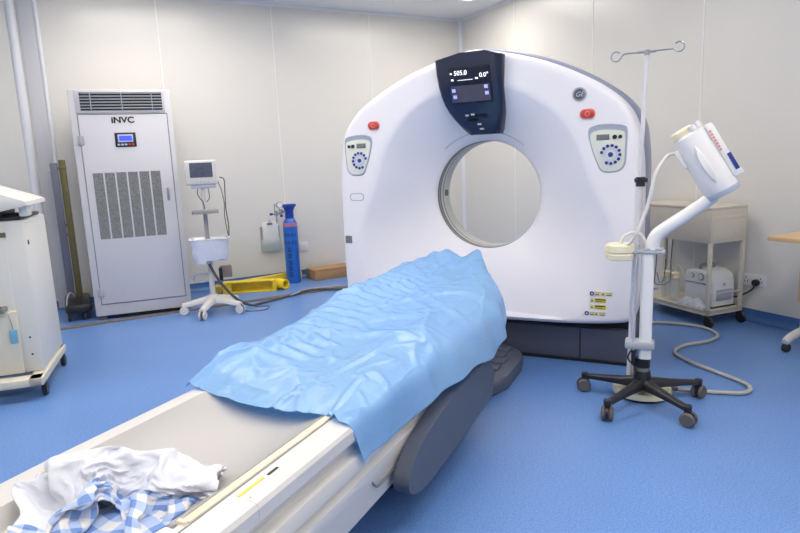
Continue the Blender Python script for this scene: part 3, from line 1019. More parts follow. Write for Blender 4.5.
# settled cloth shape: one list per thread row, first value then steps, in half millimetres; x rows, then y rows, then z rows
CLOTH = [
[-551,11,15,-4,8,-12,2,-12,10,-14,-14,4,-8,2,-6,-3,-8,-15,-16,-23,-22,-21,-16,-3,-11,-7,15,-12,0,18,0,-9,4,21,-9,11,-13,10,-13,1,-16,-2,-15,-9,-3,12,10],
[-536,9,12,12,-8,2,-4,-12,-7,4,-11,-7,9,-9,1,-7,-14,-9,-17,-23,-22,-20,-16,-15,14,-22,17,1,-20,11,24,-13,-9,10,15,-13,14,-15,11,-19,1,-13,-6,-10,-19,-3,4],
[-521,12,12,10,3,-6,-16,10,-16,-9,15,-14,6,-5,-7,-7,-11,-7,-14,-21,-21,-18,-16,-12,-19,14,-20,17,-17,9,23,-3,-11,16,-14,13,-13,13,-15,3,-17,4,-11,-12,-18,-17,-14],
[-501,1,5,5,18,-18,15,-16,13,-18,12,-14,10,-7,-7,-13,-5,-8,-12,-22,-22,-20,-21,-16,-9,12,-18,11,-15,0,32,-14,14,-16,15,-14,13,-14,6,-15,6,-8,-1,-15,-16,-14,-14],
[-485,11,0,9,-4,0,-4,16,-16,12,-15,12,-17,3,-14,3,-15,-2,-25,-23,-23,-19,-14,-11,1,4,-22,13,-13,-1,19,5,-14,15,-15,13,-14,10,-9,-2,-7,10,-9,-10,-16,-19,-21],
[-465,12,12,-9,14,-1,-8,-1,1,-9,11,-13,4,-17,4,-16,4,-21,-18,-23,-21,-6,-17,-15,5,-2,-21,-7,16,-9,17,-15,14,-15,12,-16,12,0,-2,0,-4,-5,7,-16,-16,-20,-22],
[-437,3,18,0,-7,0,10,-4,-3,-5,9,-11,-6,-9,-11,-8,-9,-13,-7,-22,-21,-6,-14,-18,4,-14,-13,-9,7,10,-12,15,-16,11,-14,0,16,-6,2,-5,3,-1,-2,-14,-17,-18,-19],
[-406,-2,7,13,-7,5,-4,6,-5,-3,-6,3,-4,-13,-10,-12,-10,-10,-8,-22,-20,-5,-21,-9,-5,-4,-13,-13,1,-5,13,-11,6,-8,0,0,6,7,-10,1,10,0,-9,-12,-14,-19,-20],
[-379,7,3,3,3,-8,8,-11,6,-8,1,3,-9,-9,-10,-11,-16,-9,-16,-21,-10,-17,-14,-4,-5,-1,-13,-9,-8,-4,-2,5,-2,-8,1,-2,8,8,-4,2,9,-7,-6,-10,-15,-19,-19],
[-368,-12,21,17,6,-7,-7,5,-10,0,4,0,-4,-11,-13,-14,-18,-7,-13,-18,-15,-12,-11,-2,-8,-7,-13,-18,6,-16,9,3,-10,-1,-16,17,-2,-1,15,5,-2,0,-3,-11,-16,-20,-20],
[-393,14,8,19,14,8,7,-5,-9,-3,-17,-12,-6,3,-19,12,-11,-8,-14,-14,-12,-12,-12,-10,-16,2,-7,-16,-22,9,-15,22,-7,-20,7,0,5,11,1,-3,11,10,-8,-15,-17,-24,-23],
[-411,10,15,18,8,11,19,13,-2,-15,-2,-13,-15,-18,-7,12,7,-19,-14,-2,-16,-11,-15,-18,-1,-23,10,-21,-16,-16,-12,22,19,-21,9,2,-3,12,-2,4,9,4,-7,-17,-20,-24,-22],
[-411,-5,16,16,18,15,9,2,20,8,-6,-11,-16,-15,-3,-1,-11,-2,-9,-16,-9,-9,-15,-10,-22,3,-14,-17,-24,-26,-3,20,23,2,-26,23,8,0,-17,12,-1,-3,-17,-16,-19,-24,-16],
[-396,-21,1,16,16,19,-5,15,13,18,9,1,-12,-19,-12,8,-5,-11,-18,-7,-7,-15,-15,-16,-6,-22,-19,-2,-25,-26,-11,24,17,14,-27,9,7,4,-6,-11,5,-7,-15,-21,-21,-16,-4],
[-393,-16,-14,4,19,17,13,-6,14,20,18,-1,14,-18,-4,-15,-6,-13,-2,-11,-19,-10,-20,2,-20,-12,-18,-24,-18,-23,-18,18,14,24,-22,-14,9,2,-1,-4,-6,-4,-14,-17,-11,-16,-17],
[-401,4,-25,-2,8,16,20,16,-8,11,21,4,20,3,-13,-11,-8,-19,-2,-23,-4,-19,-24,-5,7,-23,-20,-23,-13,-26,-22,4,24,18,1,-15,-13,-7,-1,-5,-4,-6,-3,-14,-17,-17,-19],
[-383,-20,3,-11,2,6,16,21,10,8,-7,22,11,4,-10,-8,-15,-8,-16,-21,-4,-22,-9,-19,5,-7,-22,-24,-21,-16,-24,-8,26,12,3,-18,-12,-9,-2,-5,1,-9,-14,0,-17,-19,-21],
[-389,-3,19,-14,-5,-4,12,20,11,-12,18,9,-6,16,-9,-9,-21,4,-17,-7,-23,-9,-16,-21,-6,4,-12,-24,-25,-11,-26,-19,27,2,0,-2,-10,-9,-14,-10,-3,9,-15,-15,-15,-13,-20],
[-380,13,16,-9,-7,-5,-9,23,9,-15,-4,20,-13,18,-8,-2,-21,1,-10,-17,-23,6,-23,-11,-18,-12,-8,-1,-21,-29,-13,-24,16,-12,6,1,-5,-6,-8,-14,-13,10,-6,-14,-1,-20,-21],
[-351,5,20,-8,-9,-14,-20,22,-4,3,-22,13,-12,15,3,-3,-11,-19,6,-24,-13,-8,-7,-17,-16,0,-22,-16,-1,-28,-8,-28,-1,-14,-5,9,0,-6,-6,-10,-7,-14,8,-19,6,-22,-14],
[-328,10,13,-17,-6,-19,-21,11,-10,8,-19,-11,15,-10,14,-6,-5,-16,-7,-14,-2,-21,-10,-12,3,-19,-6,-19,-15,-1,-18,-28,-26,-9,-5,-5,10,-4,-3,1,-10,-13,-13,-12,5,-15,-11],
[-308,17,3,-15,-15,-13,-16,-20,-6,-1,1,-22,0,17,-19,-4,11,-8,-8,-14,-7,-11,-5,-6,-14,-7,-16,-1,-16,0,-27,-27,-18,-21,-14,2,-18,9,-9,18,-17,-7,1,-18,-16,-1,-21],
[-323,23,9,1,-5,-17,-19,-16,-18,-12,13,-7,-16,-8,-3,-2,4,-2,-16,1,-13,0,-13,-12,-11,-1,-18,-6,1,-20,-28,-7,-13,-20,-11,-16,-21,-13,-6,12,11,-16,5,-20,-4,-20,-10],
[-326,22,-16,1,9,4,-7,-17,-12,-13,-8,2,-13,-11,3,-3,-14,2,-9,-2,-15,-9,-12,-4,10,-13,-12,-17,1,-24,-16,-7,-24,-13,-13,-15,-13,-16,-17,1,22,-12,-13,-4,-13,4,-17],
[-307,7,-18,-22,2,17,4,-19,10,-18,1,-8,-19,9,-11,-13,4,-15,4,-7,-18,-6,-7,-14,10,10,-19,-15,-18,-24,-3,-22,-17,-9,-19,-11,-20,-4,-12,-10,10,7,-11,-2,-18,4,-13],
[-307,0,-11,-20,-14,16,17,-25,18,1,-17,-19,1,-6,9,-7,-14,-18,-17,14,4,-15,-14,-1,-13,23,-16,-21,-9,-26,-18,-20,-1,-21,-14,-17,-15,9,-18,2,-6,9,-11,4,-19,-1,-11],
[-315,-11,14,-21,-20,4,22,-32,14,15,-11,-17,-21,3,-3,11,-20,-4,-18,3,17,-3,-17,-16,-12,12,10,-24,-11,-18,-17,-20,-10,-18,-19,-7,-14,5,-16,6,-4,-4,-2,-2,-9,-10,-10],
[-303,-24,13,-7,-25,18,4,-22,-13,2,11,-14,-19,-5,14,-14,6,-21,7,-21,6,16,-8,-19,-15,-2,20,-15,-20,-20,-1,-21,-21,-7,-18,-10,-8,4,-14,5,-5,-3,-4,1,-10,-16,-7],
[-303,-8,-16,8,-24,2,22,-12,-13,-17,-3,9,-18,-18,1,17,-14,7,-22,12,-23,17,-24,17,-17,-18,9,13,-24,-19,-1,-19,-15,-20,-13,2,-12,2,-11,1,-8,5,-7,-2,-14,-14,-5],
[-293,-21,7,-17,-14,19,-19,18,-10,-15,-15,9,-20,-10,10,-21,-8,21,-4,-20,16,-16,-15,-1,9,-19,6,15,-17,-18,-9,-16,-19,-13,-6,-6,-1,-11,0,-11,2,-6,2,-17,3,-14,-10],
[-291,-5,-16,6,-20,-7,10,-6,-17,-7,13,-6,-14,0,-18,2,-25,22,2,-21,15,-22,7,-12,10,-21,-1,23,-14,-20,-9,-17,-13,-8,-12,2,-10,-3,-11,1,-12,5,-7,-14,10,-12,-13],
[-286,-20,-8,18,-8,-10,-20,11,-24,13,-19,18,-4,-25,4,-9,-21,-5,19,-25,19,-23,-5,20,12,-18,-17,18,-3,-20,-13,-20,-7,-10,-5,-7,3,-12,-6,-1,-10,2,-13,-7,-9,9,-12],
[-288,4,-19,-9,9,-21,11,-23,12,-22,12,-20,10,-25,5,-11,0,-19,22,-19,16,-24,0,2,21,1,-23,5,4,-16,-19,-13,-10,-2,-9,-13,13,-16,0,-5,-11,-1,-15,-6,-12,-3,10],
[-269,-16,4,-18,-9,3,-21,9,-23,10,-22,-12,11,-23,9,-10,14,-24,3,18,-14,1,-10,1,7,19,-15,-11,-4,-10,-6,-9,-14,3,-9,-10,-9,8,-12,-5,-9,-15,5,-8,-14,-16,24],
[-265,2,-17,2,-3,-17,-11,-20,4,-21,-2,-21,3,-15,3,2,16,-9,-7,16,-3,1,0,-3,6,2,0,-2,-6,-10,-10,-11,-18,-3,-6,-18,2,9,-3,-15,-12,-11,-20,-15,-7,2,27],
[-251,4,-13,0,-2,-19,-23,-16,-12,-7,-14,-12,-12,7,-1,9,14,0,1,12,-3,2,-8,10,5,-5,9,-3,-13,-13,-8,-16,-17,-2,-7,-16,-3,9,-4,-11,-15,-18,-17,-12,0,-4,12],
[-235,6,-8,-2,-1,-20,-15,-14,-11,-13,-15,-13,-4,-4,8,-5,4,19,-3,18,0,-4,-6,15,-11,14,0,-5,-11,-16,-15,-12,-16,-16,-13,15,-21,13,-7,-21,-3,-17,-14,-17,-5,11,3],
[-218,4,4,-8,-5,-6,-12,-17,-15,-21,-5,-19,-1,-2,-3,5,4,6,15,-2,12,-17,16,-10,15,7,0,-4,-15,-22,-22,-2,-14,-12,-12,-12,7,-15,5,-22,4,-16,-17,-14,-3,1,11],
[-200,4,3,1,-4,-11,-12,-17,-15,-19,-5,-14,-18,15,-7,-7,20,11,-4,12,-14,13,-8,11,18,3,-4,-12,-17,-19,-19,-10,-5,-16,-6,-14,-9,10,-16,-11,-10,-4,-17,-12,2,-5,6],
[-191,-8,-3,-4,1,-6,-10,-9,-10,-11,-14,-22,13,-11,13,-12,12,21,3,-15,13,-11,12,15,-5,21,-5,-13,-19,-19,-21,-14,-5,-14,-6,-12,-3,-10,0,-11,-9,-6,-17,-11,-2,-6,8],
[-189,-6,-2,-9,-2,-12,-11,-10,-9,-9,-11,-11,-2,21,12,-8,13,-11,8,15,-16,17,12,-8,16,-3,15,-16,-17,-21,-22,-15,-2,-10,-13,-5,-5,-13,1,-5,-14,-7,-11,-13,-12,5,2],
[-173,-14,-7,-8,-7,-6,-4,-3,-9,-9,-10,-9,-5,19,4,10,-10,14,6,-13,13,-8,24,4,-20,23,3,0,-22,-20,-21,-12,-10,-4,-10,-11,6,-15,-1,-3,-13,-7,-11,-14,-10,-2,2],
[-147,-18,-2,-8,-7,-7,-6,-7,-5,-9,-11,-10,-6,17,9,-13,15,4,-14,14,-13,17,-8,20,-22,2,14,5,0,-24,-20,-14,-8,-6,-6,-9,-5,3,-11,1,-9,-6,-14,-13,-8,-5,0],
[-126,-14,-10,2,-5,-6,-6,-10,-2,-8,-13,-14,-4,-8,20,2,3,-16,14,-12,13,-7,14,-11,4,-16,3,4,5,4,-20,-16,-3,-11,-7,-2,-11,0,8,-10,-3,-11,-12,-12,-7,-7,-2],
[-136,13,-3,-7,-13,-21,16,3,-1,-7,-13,-15,-14,-12,18,-13,1,13,-13,15,-9,13,-3,-1,-2,-5,3,4,3,1,-12,-18,-6,-8,-3,-11,2,-13,4,11,-15,-7,-11,-11,-8,-6,-6],
[-140,-11,12,-17,-10,6,-12,9,3,1,-3,-5,-12,-17,7,5,-4,1,9,-3,5,6,7,-1,-6,-4,-7,7,2,-2,-7,-16,-1,-14,-10,2,-11,2,-21,16,-6,-13,-15,-22,12,6,-5],
[-150,-12,-6,11,-22,-4,-4,-4,0,1,-3,0,8,9,6,-1,10,-8,4,6,6,1,-12,-3,-4,-2,16,-12,2,-9,-3,6,-14,-6,-9,-12,4,-12,-17,-14,-11,-13,-11,-11,4,12,18],
[-138,-21,12,-24,-3,8,-1,-3,-5,-9,-10,9,16,5,8,0,6,4,-1,9,4,-14,4,2,-7,-1,-7,11,-13,4,2,-11,-5,-2,-12,-12,-7,-17,-5,-16,-11,-17,-17,-17,9,18,14],
[-144,9,-18,2,-7,-6,-3,-6,-2,-2,4,16,11,2,2,8,-4,13,3,-12,10,-4,6,3,-7,-10,4,-11,8,-12,-5,11,-5,-13,-12,-12,-13,-12,-18,-6,-17,-16,-13,11,-1,-2,0],
[-124,-23,16,3,-15,-2,2,-8,-2,4,0,3,17,12,-6,10,-14,14,11,-7,-8,11,4,1,-2,-9,-13,5,-11,6,-11,-4,14,-14,-15,-10,-16,-14,-16,-15,-12,0,-15,4,11,-8,6],
[-116,-22,-3,14,0,3,-8,6,-3,1,6,-6,17,-8,21,4,-4,-11,16,12,-9,-5,3,11,-1,-21,-15,1,9,-11,5,-10,11,-9,-14,-13,-14,-10,-16,-20,7,-20,8,-12,19,-10,6],
[-117,1,-15,12,13,-8,5,-6,14,-2,-14,16,5,-17,10,16,-14,20,-9,18,-5,12,-12,-2,11,-12,-23,-4,-4,14,-14,10,-8,6,-20,-13,-4,-18,-21,11,-23,10,-19,19,-11,11,-18],
[-111,9,5,-5,6,5,4,-10,7,-17,17,0,-17,20,-11,22,-11,3,13,12,-11,14,8,-5,-10,3,-24,-3,-6,-3,-2,0,13,-10,-11,-10,-17,-17,7,-21,14,-24,19,-14,14,-14,3],
[-105,3,24,4,-1,8,-10,5,-16,5,3,-23,19,12,-18,8,16,-8,13,8,8,-6,16,4,-5,-14,-15,4,-8,-3,-4,-2,-1,7,-15,-12,-20,-11,-8,13,-22,17,-17,10,-13,19,-21],
[-94,9,18,12,7,-7,0,-4,-15,-17,-6,15,-8,24,7,-18,9,10,14,0,14,-4,8,16,-2,-9,-18,3,-10,-14,6,2,-4,-24,13,-18,-16,-2,-1,-10,7,-14,8,-15,-2,18,-18],
[-94,15,6,20,14,8,-6,-17,-11,-8,-17,0,9,11,21,-10,10,7,5,13,4,5,11,1,16,-7,-15,-11,-7,-9,-9,-3,-7,4,-2,-12,-15,-14,11,-2,-13,8,-15,3,-6,-5,10],
[-88,-1,22,-4,17,11,6,-2,-6,-18,-10,4,6,5,10,11,12,-5,9,8,16,-1,4,11,-5,13,-17,-8,-6,-10,-8,-10,6,-1,-5,-11,-14,-16,3,4,-12,-7,17,-8,-2,-11,2],
[-101,18,-3,20,-8,7,16,-6,18,-13,4,3,4,2,9,11,14,3,-4,17,12,1,3,1,7,-8,1,-21,6,-7,-9,-8,-9,-10,-10,-10,-8,4,-13,16,-15,-13,16,10,-10,-5,-10],
[-102,3,16,0,18,1,-2,15,16,7,2,6,6,-2,5,14,12,11,-4,-1,18,7,3,1,-3,2,-24,2,-21,21,-10,-16,2,-11,-10,-10,-15,8,-3,-4,3,-10,-7,19,5,-13,-1],
[1227,0,0,19,9,14,-3,11,14,2,8,10,12,4,22,25,27,21,18,18,17,17,14,12,14,15,-2,13,15,1,14,-7,18,8,11,11,10,8,11,18,6,20,-1,-2,-2,-3,-2],
[1212,17,8,6,14,17,13,-11,16,13,2,16,0,16,15,25,20,26,20,19,18,16,16,13,7,8,8,12,3,11,13,4,1,20,5,11,10,8,15,5,21,8,21,-4,11,-5,-5],
[1213,3,13,14,16,17,0,16,1,14,0,18,-2,17,19,25,21,23,22,19,18,18,17,12,8,6,9,8,5,14,-2,15,7,10,8,8,10,11,10,18,9,22,9,21,8,2,-9],
[1202,20,18,14,11,6,12,8,8,11,4,12,4,16,19,17,22,26,23,17,16,14,10,13,15,10,9,8,6,16,-6,15,9,8,9,9,12,11,18,7,22,10,24,9,13,-18,-2],
[1213,4,21,1,18,17,16,8,11,4,11,6,10,14,15,16,19,27,6,13,13,14,17,18,19,16,6,11,7,16,-7,13,12,7,9,10,12,19,10,18,9,24,14,21,-12,8,12],
[1229,0,7,18,5,16,11,17,12,15,-2,11,17,2,14,15,18,9,14,13,15,22,10,15,16,19,4,20,2,12,5,12,7,11,11,13,11,15,18,23,1,21,26,-2,17,13,12],
[1237,11,-1,13,17,14,7,14,6,16,1,11,6,15,15,18,19,15,5,15,-1,22,15,5,14,13,13,21,0,12,13,6,17,6,14,19,6,22,23,1,27,6,22,21,16,14,10],
[1245,16,13,-1,20,1,19,-3,15,5,16,5,11,15,12,11,19,20,12,4,-5,23,-1,17,19,18,4,20,-1,17,10,18,4,20,9,20,18,17,8,25,6,23,23,20,18,16,9],
[1237,20,20,15,1,17,-3,19,-6,18,11,10,16,16,7,14,9,20,-11,4,15,16,19,14,11,9,9,18,2,17,19,7,20,-1,20,9,24,24,14,25,12,26,21,19,18,15,8],
[1238,18,5,13,19,16,18,-7,15,1,19,18,16,14,16,14,10,-18,8,13,17,16,14,-2,21,19,13,-7,22,5,13,20,0,20,5,17,21,25,19,28,26,15,24,19,17,15,10],
[1242,15,16,4,13,15,15,18,-6,17,7,14,18,19,8,18,17,-17,17,9,14,9,19,13,-6,21,20,-12,9,18,16,7,17,0,22,28,24,5,25,27,27,27,21,11,15,4,-4],
[1254,20,6,5,17,14,3,10,20,10,11,19,1,11,19,19,17,3,6,5,11,20,8,-13,23,5,22,10,-22,18,18,12,15,0,22,26,28,11,27,20,24,22,20,13,13,11,11],
[1266,21,15,7,0,11,14,12,6,17,9,12,15,6,11,17,19,15,6,14,-9,23,-21,15,-4,24,17,15,-7,-9,24,12,9,27,8,16,27,29,18,23,25,21,10,6,15,11,0],
[1286,8,23,13,2,5,7,14,12,11,11,11,15,7,16,13,18,20,5,-21,19,-14,-4,9,23,-2,13,21,-8,-3,23,9,19,22,0,27,28,27,26,13,25,20,-2,7,12,8,2],
[1311,-4,18,22,9,2,7,10,11,12,13,9,14,12,10,10,20,-10,24,-21,-1,27,-1,0,6,18,-6,0,17,-13,19,19,23,10,16,18,17,28,25,21,10,20,16,-12,18,-8,15],
[1336,-10,9,24,14,10,1,3,17,12,11,13,8,18,13,17,-15,-4,25,-2,-8,22,19,-4,0,4,12,-2,-17,1,14,26,13,20,26,17,16,2,24,23,15,11,9,11,-8,15,-5],
[1353,0,-4,23,16,15,8,-13,10,16,21,2,17,17,15,18,-13,-12,14,21,-10,13,26,-1,1,-7,6,6,-11,-16,11,26,9,25,26,6,9,7,17,19,13,16,14,-1,14,-5,10],
[1382,-5,-16,19,19,17,12,-11,9,12,14,14,14,15,14,18,-5,-6,-7,27,1,4,23,14,-9,2,-13,-4,8,-20,4,19,11,27,24,21,10,7,-4,7,18,19,-2,8,12,5,-5],
[1404,-12,-16,6,23,16,22,-9,10,11,15,11,14,11,16,21,5,-7,-12,25,13,-5,12,21,-4,-11,-7,-2,-13,6,-12,14,22,11,27,22,15,10,6,-10,-2,19,17,-9,18,-10,0],
[1399,10,-19,0,22,17,14,6,10,15,1,19,9,16,19,19,12,-6,-5,17,18,-7,7,0,15,-19,8,-9,-6,4,-15,-1,26,9,16,25,19,2,0,17,-19,10,11,2,17,2,-22],
[1387,18,-4,15,3,13,14,18,9,15,0,16,14,17,17,17,17,3,-7,8,20,9,-2,4,-19,9,-16,16,-6,-18,2,1,8,14,16,14,22,-5,-1,25,-14,-6,7,12,15,15,-23],
[1406,-4,17,8,11,9,14,16,11,12,13,1,17,13,8,19,17,25,-7,13,-14,19,-23,18,4,-18,18,-11,5,-19,10,3,4,12,9,12,7,21,-15,17,-3,-1,17,-10,7,23,-10],
[1425,-3,14,13,-2,13,15,16,14,11,3,14,-2,17,19,18,18,25,6,-26,16,-14,-8,0,14,22,8,-11,-11,-5,-5,16,-2,13,-4,20,3,10,7,9,8,-3,15,-2,-10,8,14],
[1447,-2,-10,16,16,13,10,17,14,-12,22,8,13,11,12,20,6,18,10,-18,-1,15,7,-4,-6,16,16,5,-11,-5,-17,22,4,-12,21,-1,15,12,8,11,-9,9,10,11,-4,-3,7],
[1458,11,-4,2,13,11,19,-5,21,6,10,16,-8,22,18,12,14,-2,15,4,6,-5,11,6,-9,7,7,8,10,-11,-24,14,19,-13,4,22,3,19,1,21,-6,-6,11,14,5,-5,6],
[1477,9,6,-3,12,7,12,1,17,15,2,3,15,14,26,14,14,-1,4,7,2,6,-6,11,2,2,7,-3,12,-2,-15,-8,23,5,-1,2,15,14,4,18,4,-9,12,16,-3,6,5],
[1495,0,20,2,0,14,12,6,15,9,11,-1,5,23,17,19,-3,16,-9,11,7,12,0,-10,6,10,5,-5,10,-16,-14,3,21,14,6,-6,12,16,-5,21,-2,15,-4,20,-3,8,7],
[1516,-4,17,10,0,18,14,-10,7,15,19,11,-4,19,19,11,11,-4,15,-9,13,8,13,-3,-12,12,5,5,-7,-1,-20,9,4,20,-5,15,3,15,-2,15,1,15,1,15,2,8,9],
[1519,13,10,18,-2,17,2,15,-2,6,17,19,8,3,19,11,3,13,-6,14,-7,21,-5,16,-4,-5,11,7,-1,-9,-19,-2,14,-1,14,16,-1,14,-1,14,2,12,9,11,7,12,7],
[1538,2,14,12,12,7,10,10,10,11,2,24,-3,15,14,-1,10,6,12,0,14,3,-12,11,12,-2,9,1,7,-13,-13,-6,8,9,10,1,16,-3,14,-2,17,-1,21,3,14,15,11],
[1538,17,10,22,-2,14,15,15,-13,19,15,19,-11,24,-1,12,-1,8,14,-7,19,-5,18,-5,9,1,8,-1,10,-8,-13,-1,7,2,18,-11,8,13,-3,13,1,14,7,16,11,14,18],
[1561,-7,19,14,16,14,-2,17,-3,15,5,17,14,-9,19,10,-2,11,12,2,11,3,11,3,-4,11,9,-3,5,-2,-2,-4,0,7,15,0,-8,14,-4,17,-7,22,12,10,18,9,18],
[1548,18,7,17,19,3,19,-3,19,-4,18,5,20,-7,18,4,14,3,9,10,11,4,9,11,-12,7,10,5,4,3,-3,-4,6,1,13,9,-18,11,-6,20,-7,20,7,19,19,13,13],
[1560,8,21,3,17,19,-3,20,-5,20,-7,15,20,0,15,6,10,2,14,6,9,17,10,11,-2,-12,12,14,6,4,-7,-8,16,-6,16,-3,5,-18,8,20,-8,12,15,21,21,23,0],
[1546,21,12,22,21,-2,15,-4,20,-2,19,1,20,8,14,13,-8,15,17,-10,18,2,22,-9,22,13,5,-17,12,8,-4,-7,13,3,4,15,-2,-22,4,15,12,9,10,16,27,27,-1],
[1524,19,19,26,25,9,-7,7,13,15,10,13,14,19,8,11,3,-3,19,13,-11,23,-11,25,12,-5,18,-13,1,7,16,0,2,1,4,9,12,-15,0,13,12,8,16,13,21,27,14],
[1506,16,23,20,25,8,8,17,17,15,15,7,16,-1,20,-10,5,13,12,12,14,12,-10,21,-2,20,-8,16,-10,2,6,13,11,11,1,-8,18,-6,6,4,11,11,10,18,16,16,28],
[1484,20,24,14,22,24,22,17,14,5,22,-3,20,18,-13,17,-11,18,16,5,20,-9,20,-1,24,-1,22,-4,2,7,4,6,14,-2,-1,19,-7,14,4,4,4,10,16,21,-3,27,24],
[1463,19,21,24,27,23,23,16,15,8,20,15,5,17,3,-17,21,15,-4,20,-3,20,0,20,15,21,1,19,1,1,-6,12,10,6,-14,16,16,-11,19,9,10,3,17,18,-14,28,28],
[1442,18,22,23,24,23,21,21,19,19,18,7,18,7,15,-22,21,10,13,-1,17,0,16,20,16,14,19,10,-4,1,6,11,6,13,-11,1,16,14,-12,8,13,21,18,-9,17,11,27],
[1421,18,20,22,22,20,21,20,19,20,21,19,20,2,14,-10,19,3,15,14,-1,17,21,6,22,17,11,10,7,8,7,10,-7,16,16,-29,18,6,18,-9,17,20,12,-4,-8,27,25],
[1408,11,19,20,20,23,22,22,20,21,23,22,21,-4,13,16,-2,19,11,0,16,15,10,23,12,11,20,22,12,7,8,-9,16,-9,19,7,-24,1,22,18,-1,19,9,-12,0,25,25],
[1415,9,8,16,18,21,20,21,21,22,23,23,24,-2,19,-1,18,13,-2,18,7,15,18,16,9,26,18,22,20,11,8,-3,-10,19,-7,20,-2,-25,12,20,4,21,-9,-7,9,22,24],
[1419,12,14,6,9,20,21,20,19,20,20,23,19,16,0,16,15,1,17,2,17,11,22,11,25,15,24,23,23,17,10,-1,-19,9,20,-10,18,-7,-22,14,22,-4,-5,-1,18,15,24],
[1426,13,11,17,9,2,17,22,18,18,19,18,25,7,9,9,14,16,-2,17,8,19,10,18,20,22,25,23,23,25,19,0,-19,-2,17,18,-14,17,-18,-6,9,-1,-2,2,15,19,20],
[1448,-5,21,-5,10,21,10,19,20,22,19,19,8,5,16,20,0,5,20,-13,16,16,21,23,23,23,18,23,24,22,22,14,-21,8,2,17,15,-8,7,-8,2,2,6,-2,13,9,15],
[1441,7,14,21,-3,17,18,16,12,16,22,24,21,2,-16,17,17,-8,21,5,6,20,19,23,24,24,22,12,24,21,23,21,3,-14,17,4,16,14,4,-7,-14,9,8,10,9,11,10],
[1459,4,10,8,19,14,18,17,16,15,19,19,14,9,-22,17,-14,3,15,16,17,16,21,14,26,23,20,26,11,26,26,14,24,-17,19,-14,19,2,17,-9,14,10,11,7,8,6,8],
[1470,6,14,9,15,21,18,17,16,16,14,-6,8,20,1,-12,15,-17,14,16,13,21,10,19,26,27,26,11,27,17,25,22,24,4,-11,17,-16,16,2,20,-7,6,14,13,22,17,11],
[1483,4,11,9,23,21,14,21,15,5,19,11,-17,11,20,-16,19,-13,-5,20,14,12,14,21,23,27,20,26,14,29,19,24,21,6,13,-12,14,-10,9,11,13,16,-2,18,16,3,21],
[1504,6,13,6,18,22,19,3,21,10,0,22,-7,21,-15,-3,10,15,-15,5,13,20,15,10,22,21,20,25,27,19,29,16,25,23,-10,16,-9,17,7,1,13,6,10,7,15,3,13],
[1514,9,21,10,6,24,13,14,0,16,15,-1,18,12,6,-17,8,-8,18,-15,13,11,15,17,17,24,6,25,27,26,20,25,22,27,9,-16,19,4,1,15,0,13,3,12,4,14,0],
[1537,-13,22,25,8,19,11,17,6,13,2,18,17,-4,22,-14,10,-2,-19,1,19,-13,14,20,23,23,10,28,6,25,26,27,26,18,21,-22,7,5,21,1,11,7,9,4,13,8,3],
[1536,12,-1,26,22,6,19,11,16,4,20,9,13,9,15,3,-11,8,-14,-14,7,14,-15,13,21,25,24,24,4,25,24,25,30,30,6,-19,-1,15,16,9,5,12,4,8,9,11,3],
[1559,11,-12,17,22,20,14,19,19,1,16,16,19,-2,8,15,-1,-2,-9,-15,-11,13,6,-11,19,23,25,25,17,28,19,19,20,15,18,-5,-10,22,16,7,15,0,17,-3,17,7,4],
[1581,-10,16,9,13,16,15,12,18,20,14,21,16,9,-3,20,-9,-20,18,-10,-21,7,-12,16,-3,21,26,26,29,27,30,20,22,-14,-3,6,17,18,12,13,3,15,-1,18,-6,19,1],
[1584,12,2,16,10,16,15,12,10,12,21,19,-4,18,16,10,-2,-22,-4,17,-2,-32,15,-11,22,10,24,26,31,31,28,29,3,1,5,7,7,15,16,12,4,12,2,12,4,11,5],
[1602,-5,19,3,19,14,17,11,8,16,0,22,-7,9,5,14,12,-10,-20,10,15,-6,-20,19,-5,28,23,15,28,32,30,27,25,3,4,7,8,7,15,8,11,14,-3,3,18,-3,9],
[1622,-17,13,17,11,17,19,10,11,-3,-7,21,11,-12,4,4,13,6,-21,-3,11,16,-3,-7,25,17,14,27,24,22,29,20,32,19,6,8,14,1,10,15,11,6,12,4,6,13,0],
[1105,20,16,-5,14,-5,-20,-1,15,1,-16,16,-7,-22,0,10,-8,13,9,0,4,8,13,17,-1,3,16,-2,-16,13,-8,-26,-1,5,-7,6,-11,14,-7,3,-11,-5,-17,-22,-23,-21,-22],
[1093,12,15,16,-12,16,-11,-19,-4,25,-21,8,21,-11,-15,1,13,-1,5,3,2,4,3,3,17,-9,13,12,-24,12,1,-16,-21,-2,18,-16,15,-15,13,-12,4,-17,-5,-22,-10,-24,-23],
[1073,19,12,9,9,-3,-20,18,-19,-1,21,-13,22,4,0,-1,-13,15,1,3,3,1,0,-4,-9,19,-9,18,-28,11,9,-9,-23,16,-15,17,-17,15,-15,7,-15,1,-19,0,-16,-17,-18],
[1058,9,10,10,9,-13,16,-16,20,-16,21,-14,20,6,4,-12,14,-4,-1,-2,-1,-3,-3,-4,-6,18,-10,21,-25,7,7,-18,18,-17,17,-16,14,-13,6,-16,11,-21,1,-17,-13,-10,-20],
[1036,20,0,20,-9,-3,2,16,-11,22,-13,20,-13,13,-2,16,-7,2,-8,-1,-2,-5,-7,-5,7,6,-9,22,-21,-2,15,6,-16,18,-16,17,-13,10,-18,15,-23,2,-18,-8,-16,-13,-5],
[1017,20,17,-4,18,9,-11,-14,10,3,22,-13,11,-15,19,-1,17,-14,-13,-1,-4,6,-11,-9,13,-1,-8,6,16,-16,17,-14,18,-13,15,-7,20,-20,16,-11,-26,-12,0,-19,-9,6,0],
[1001,19,16,15,-10,12,16,-14,19,-18,25,1,-22,-3,6,9,11,17,-26,-1,-14,5,-9,-14,18,-10,-8,5,20,6,-17,18,-11,18,-10,3,22,5,-8,-24,-5,-26,-12,0,11,-10,11],
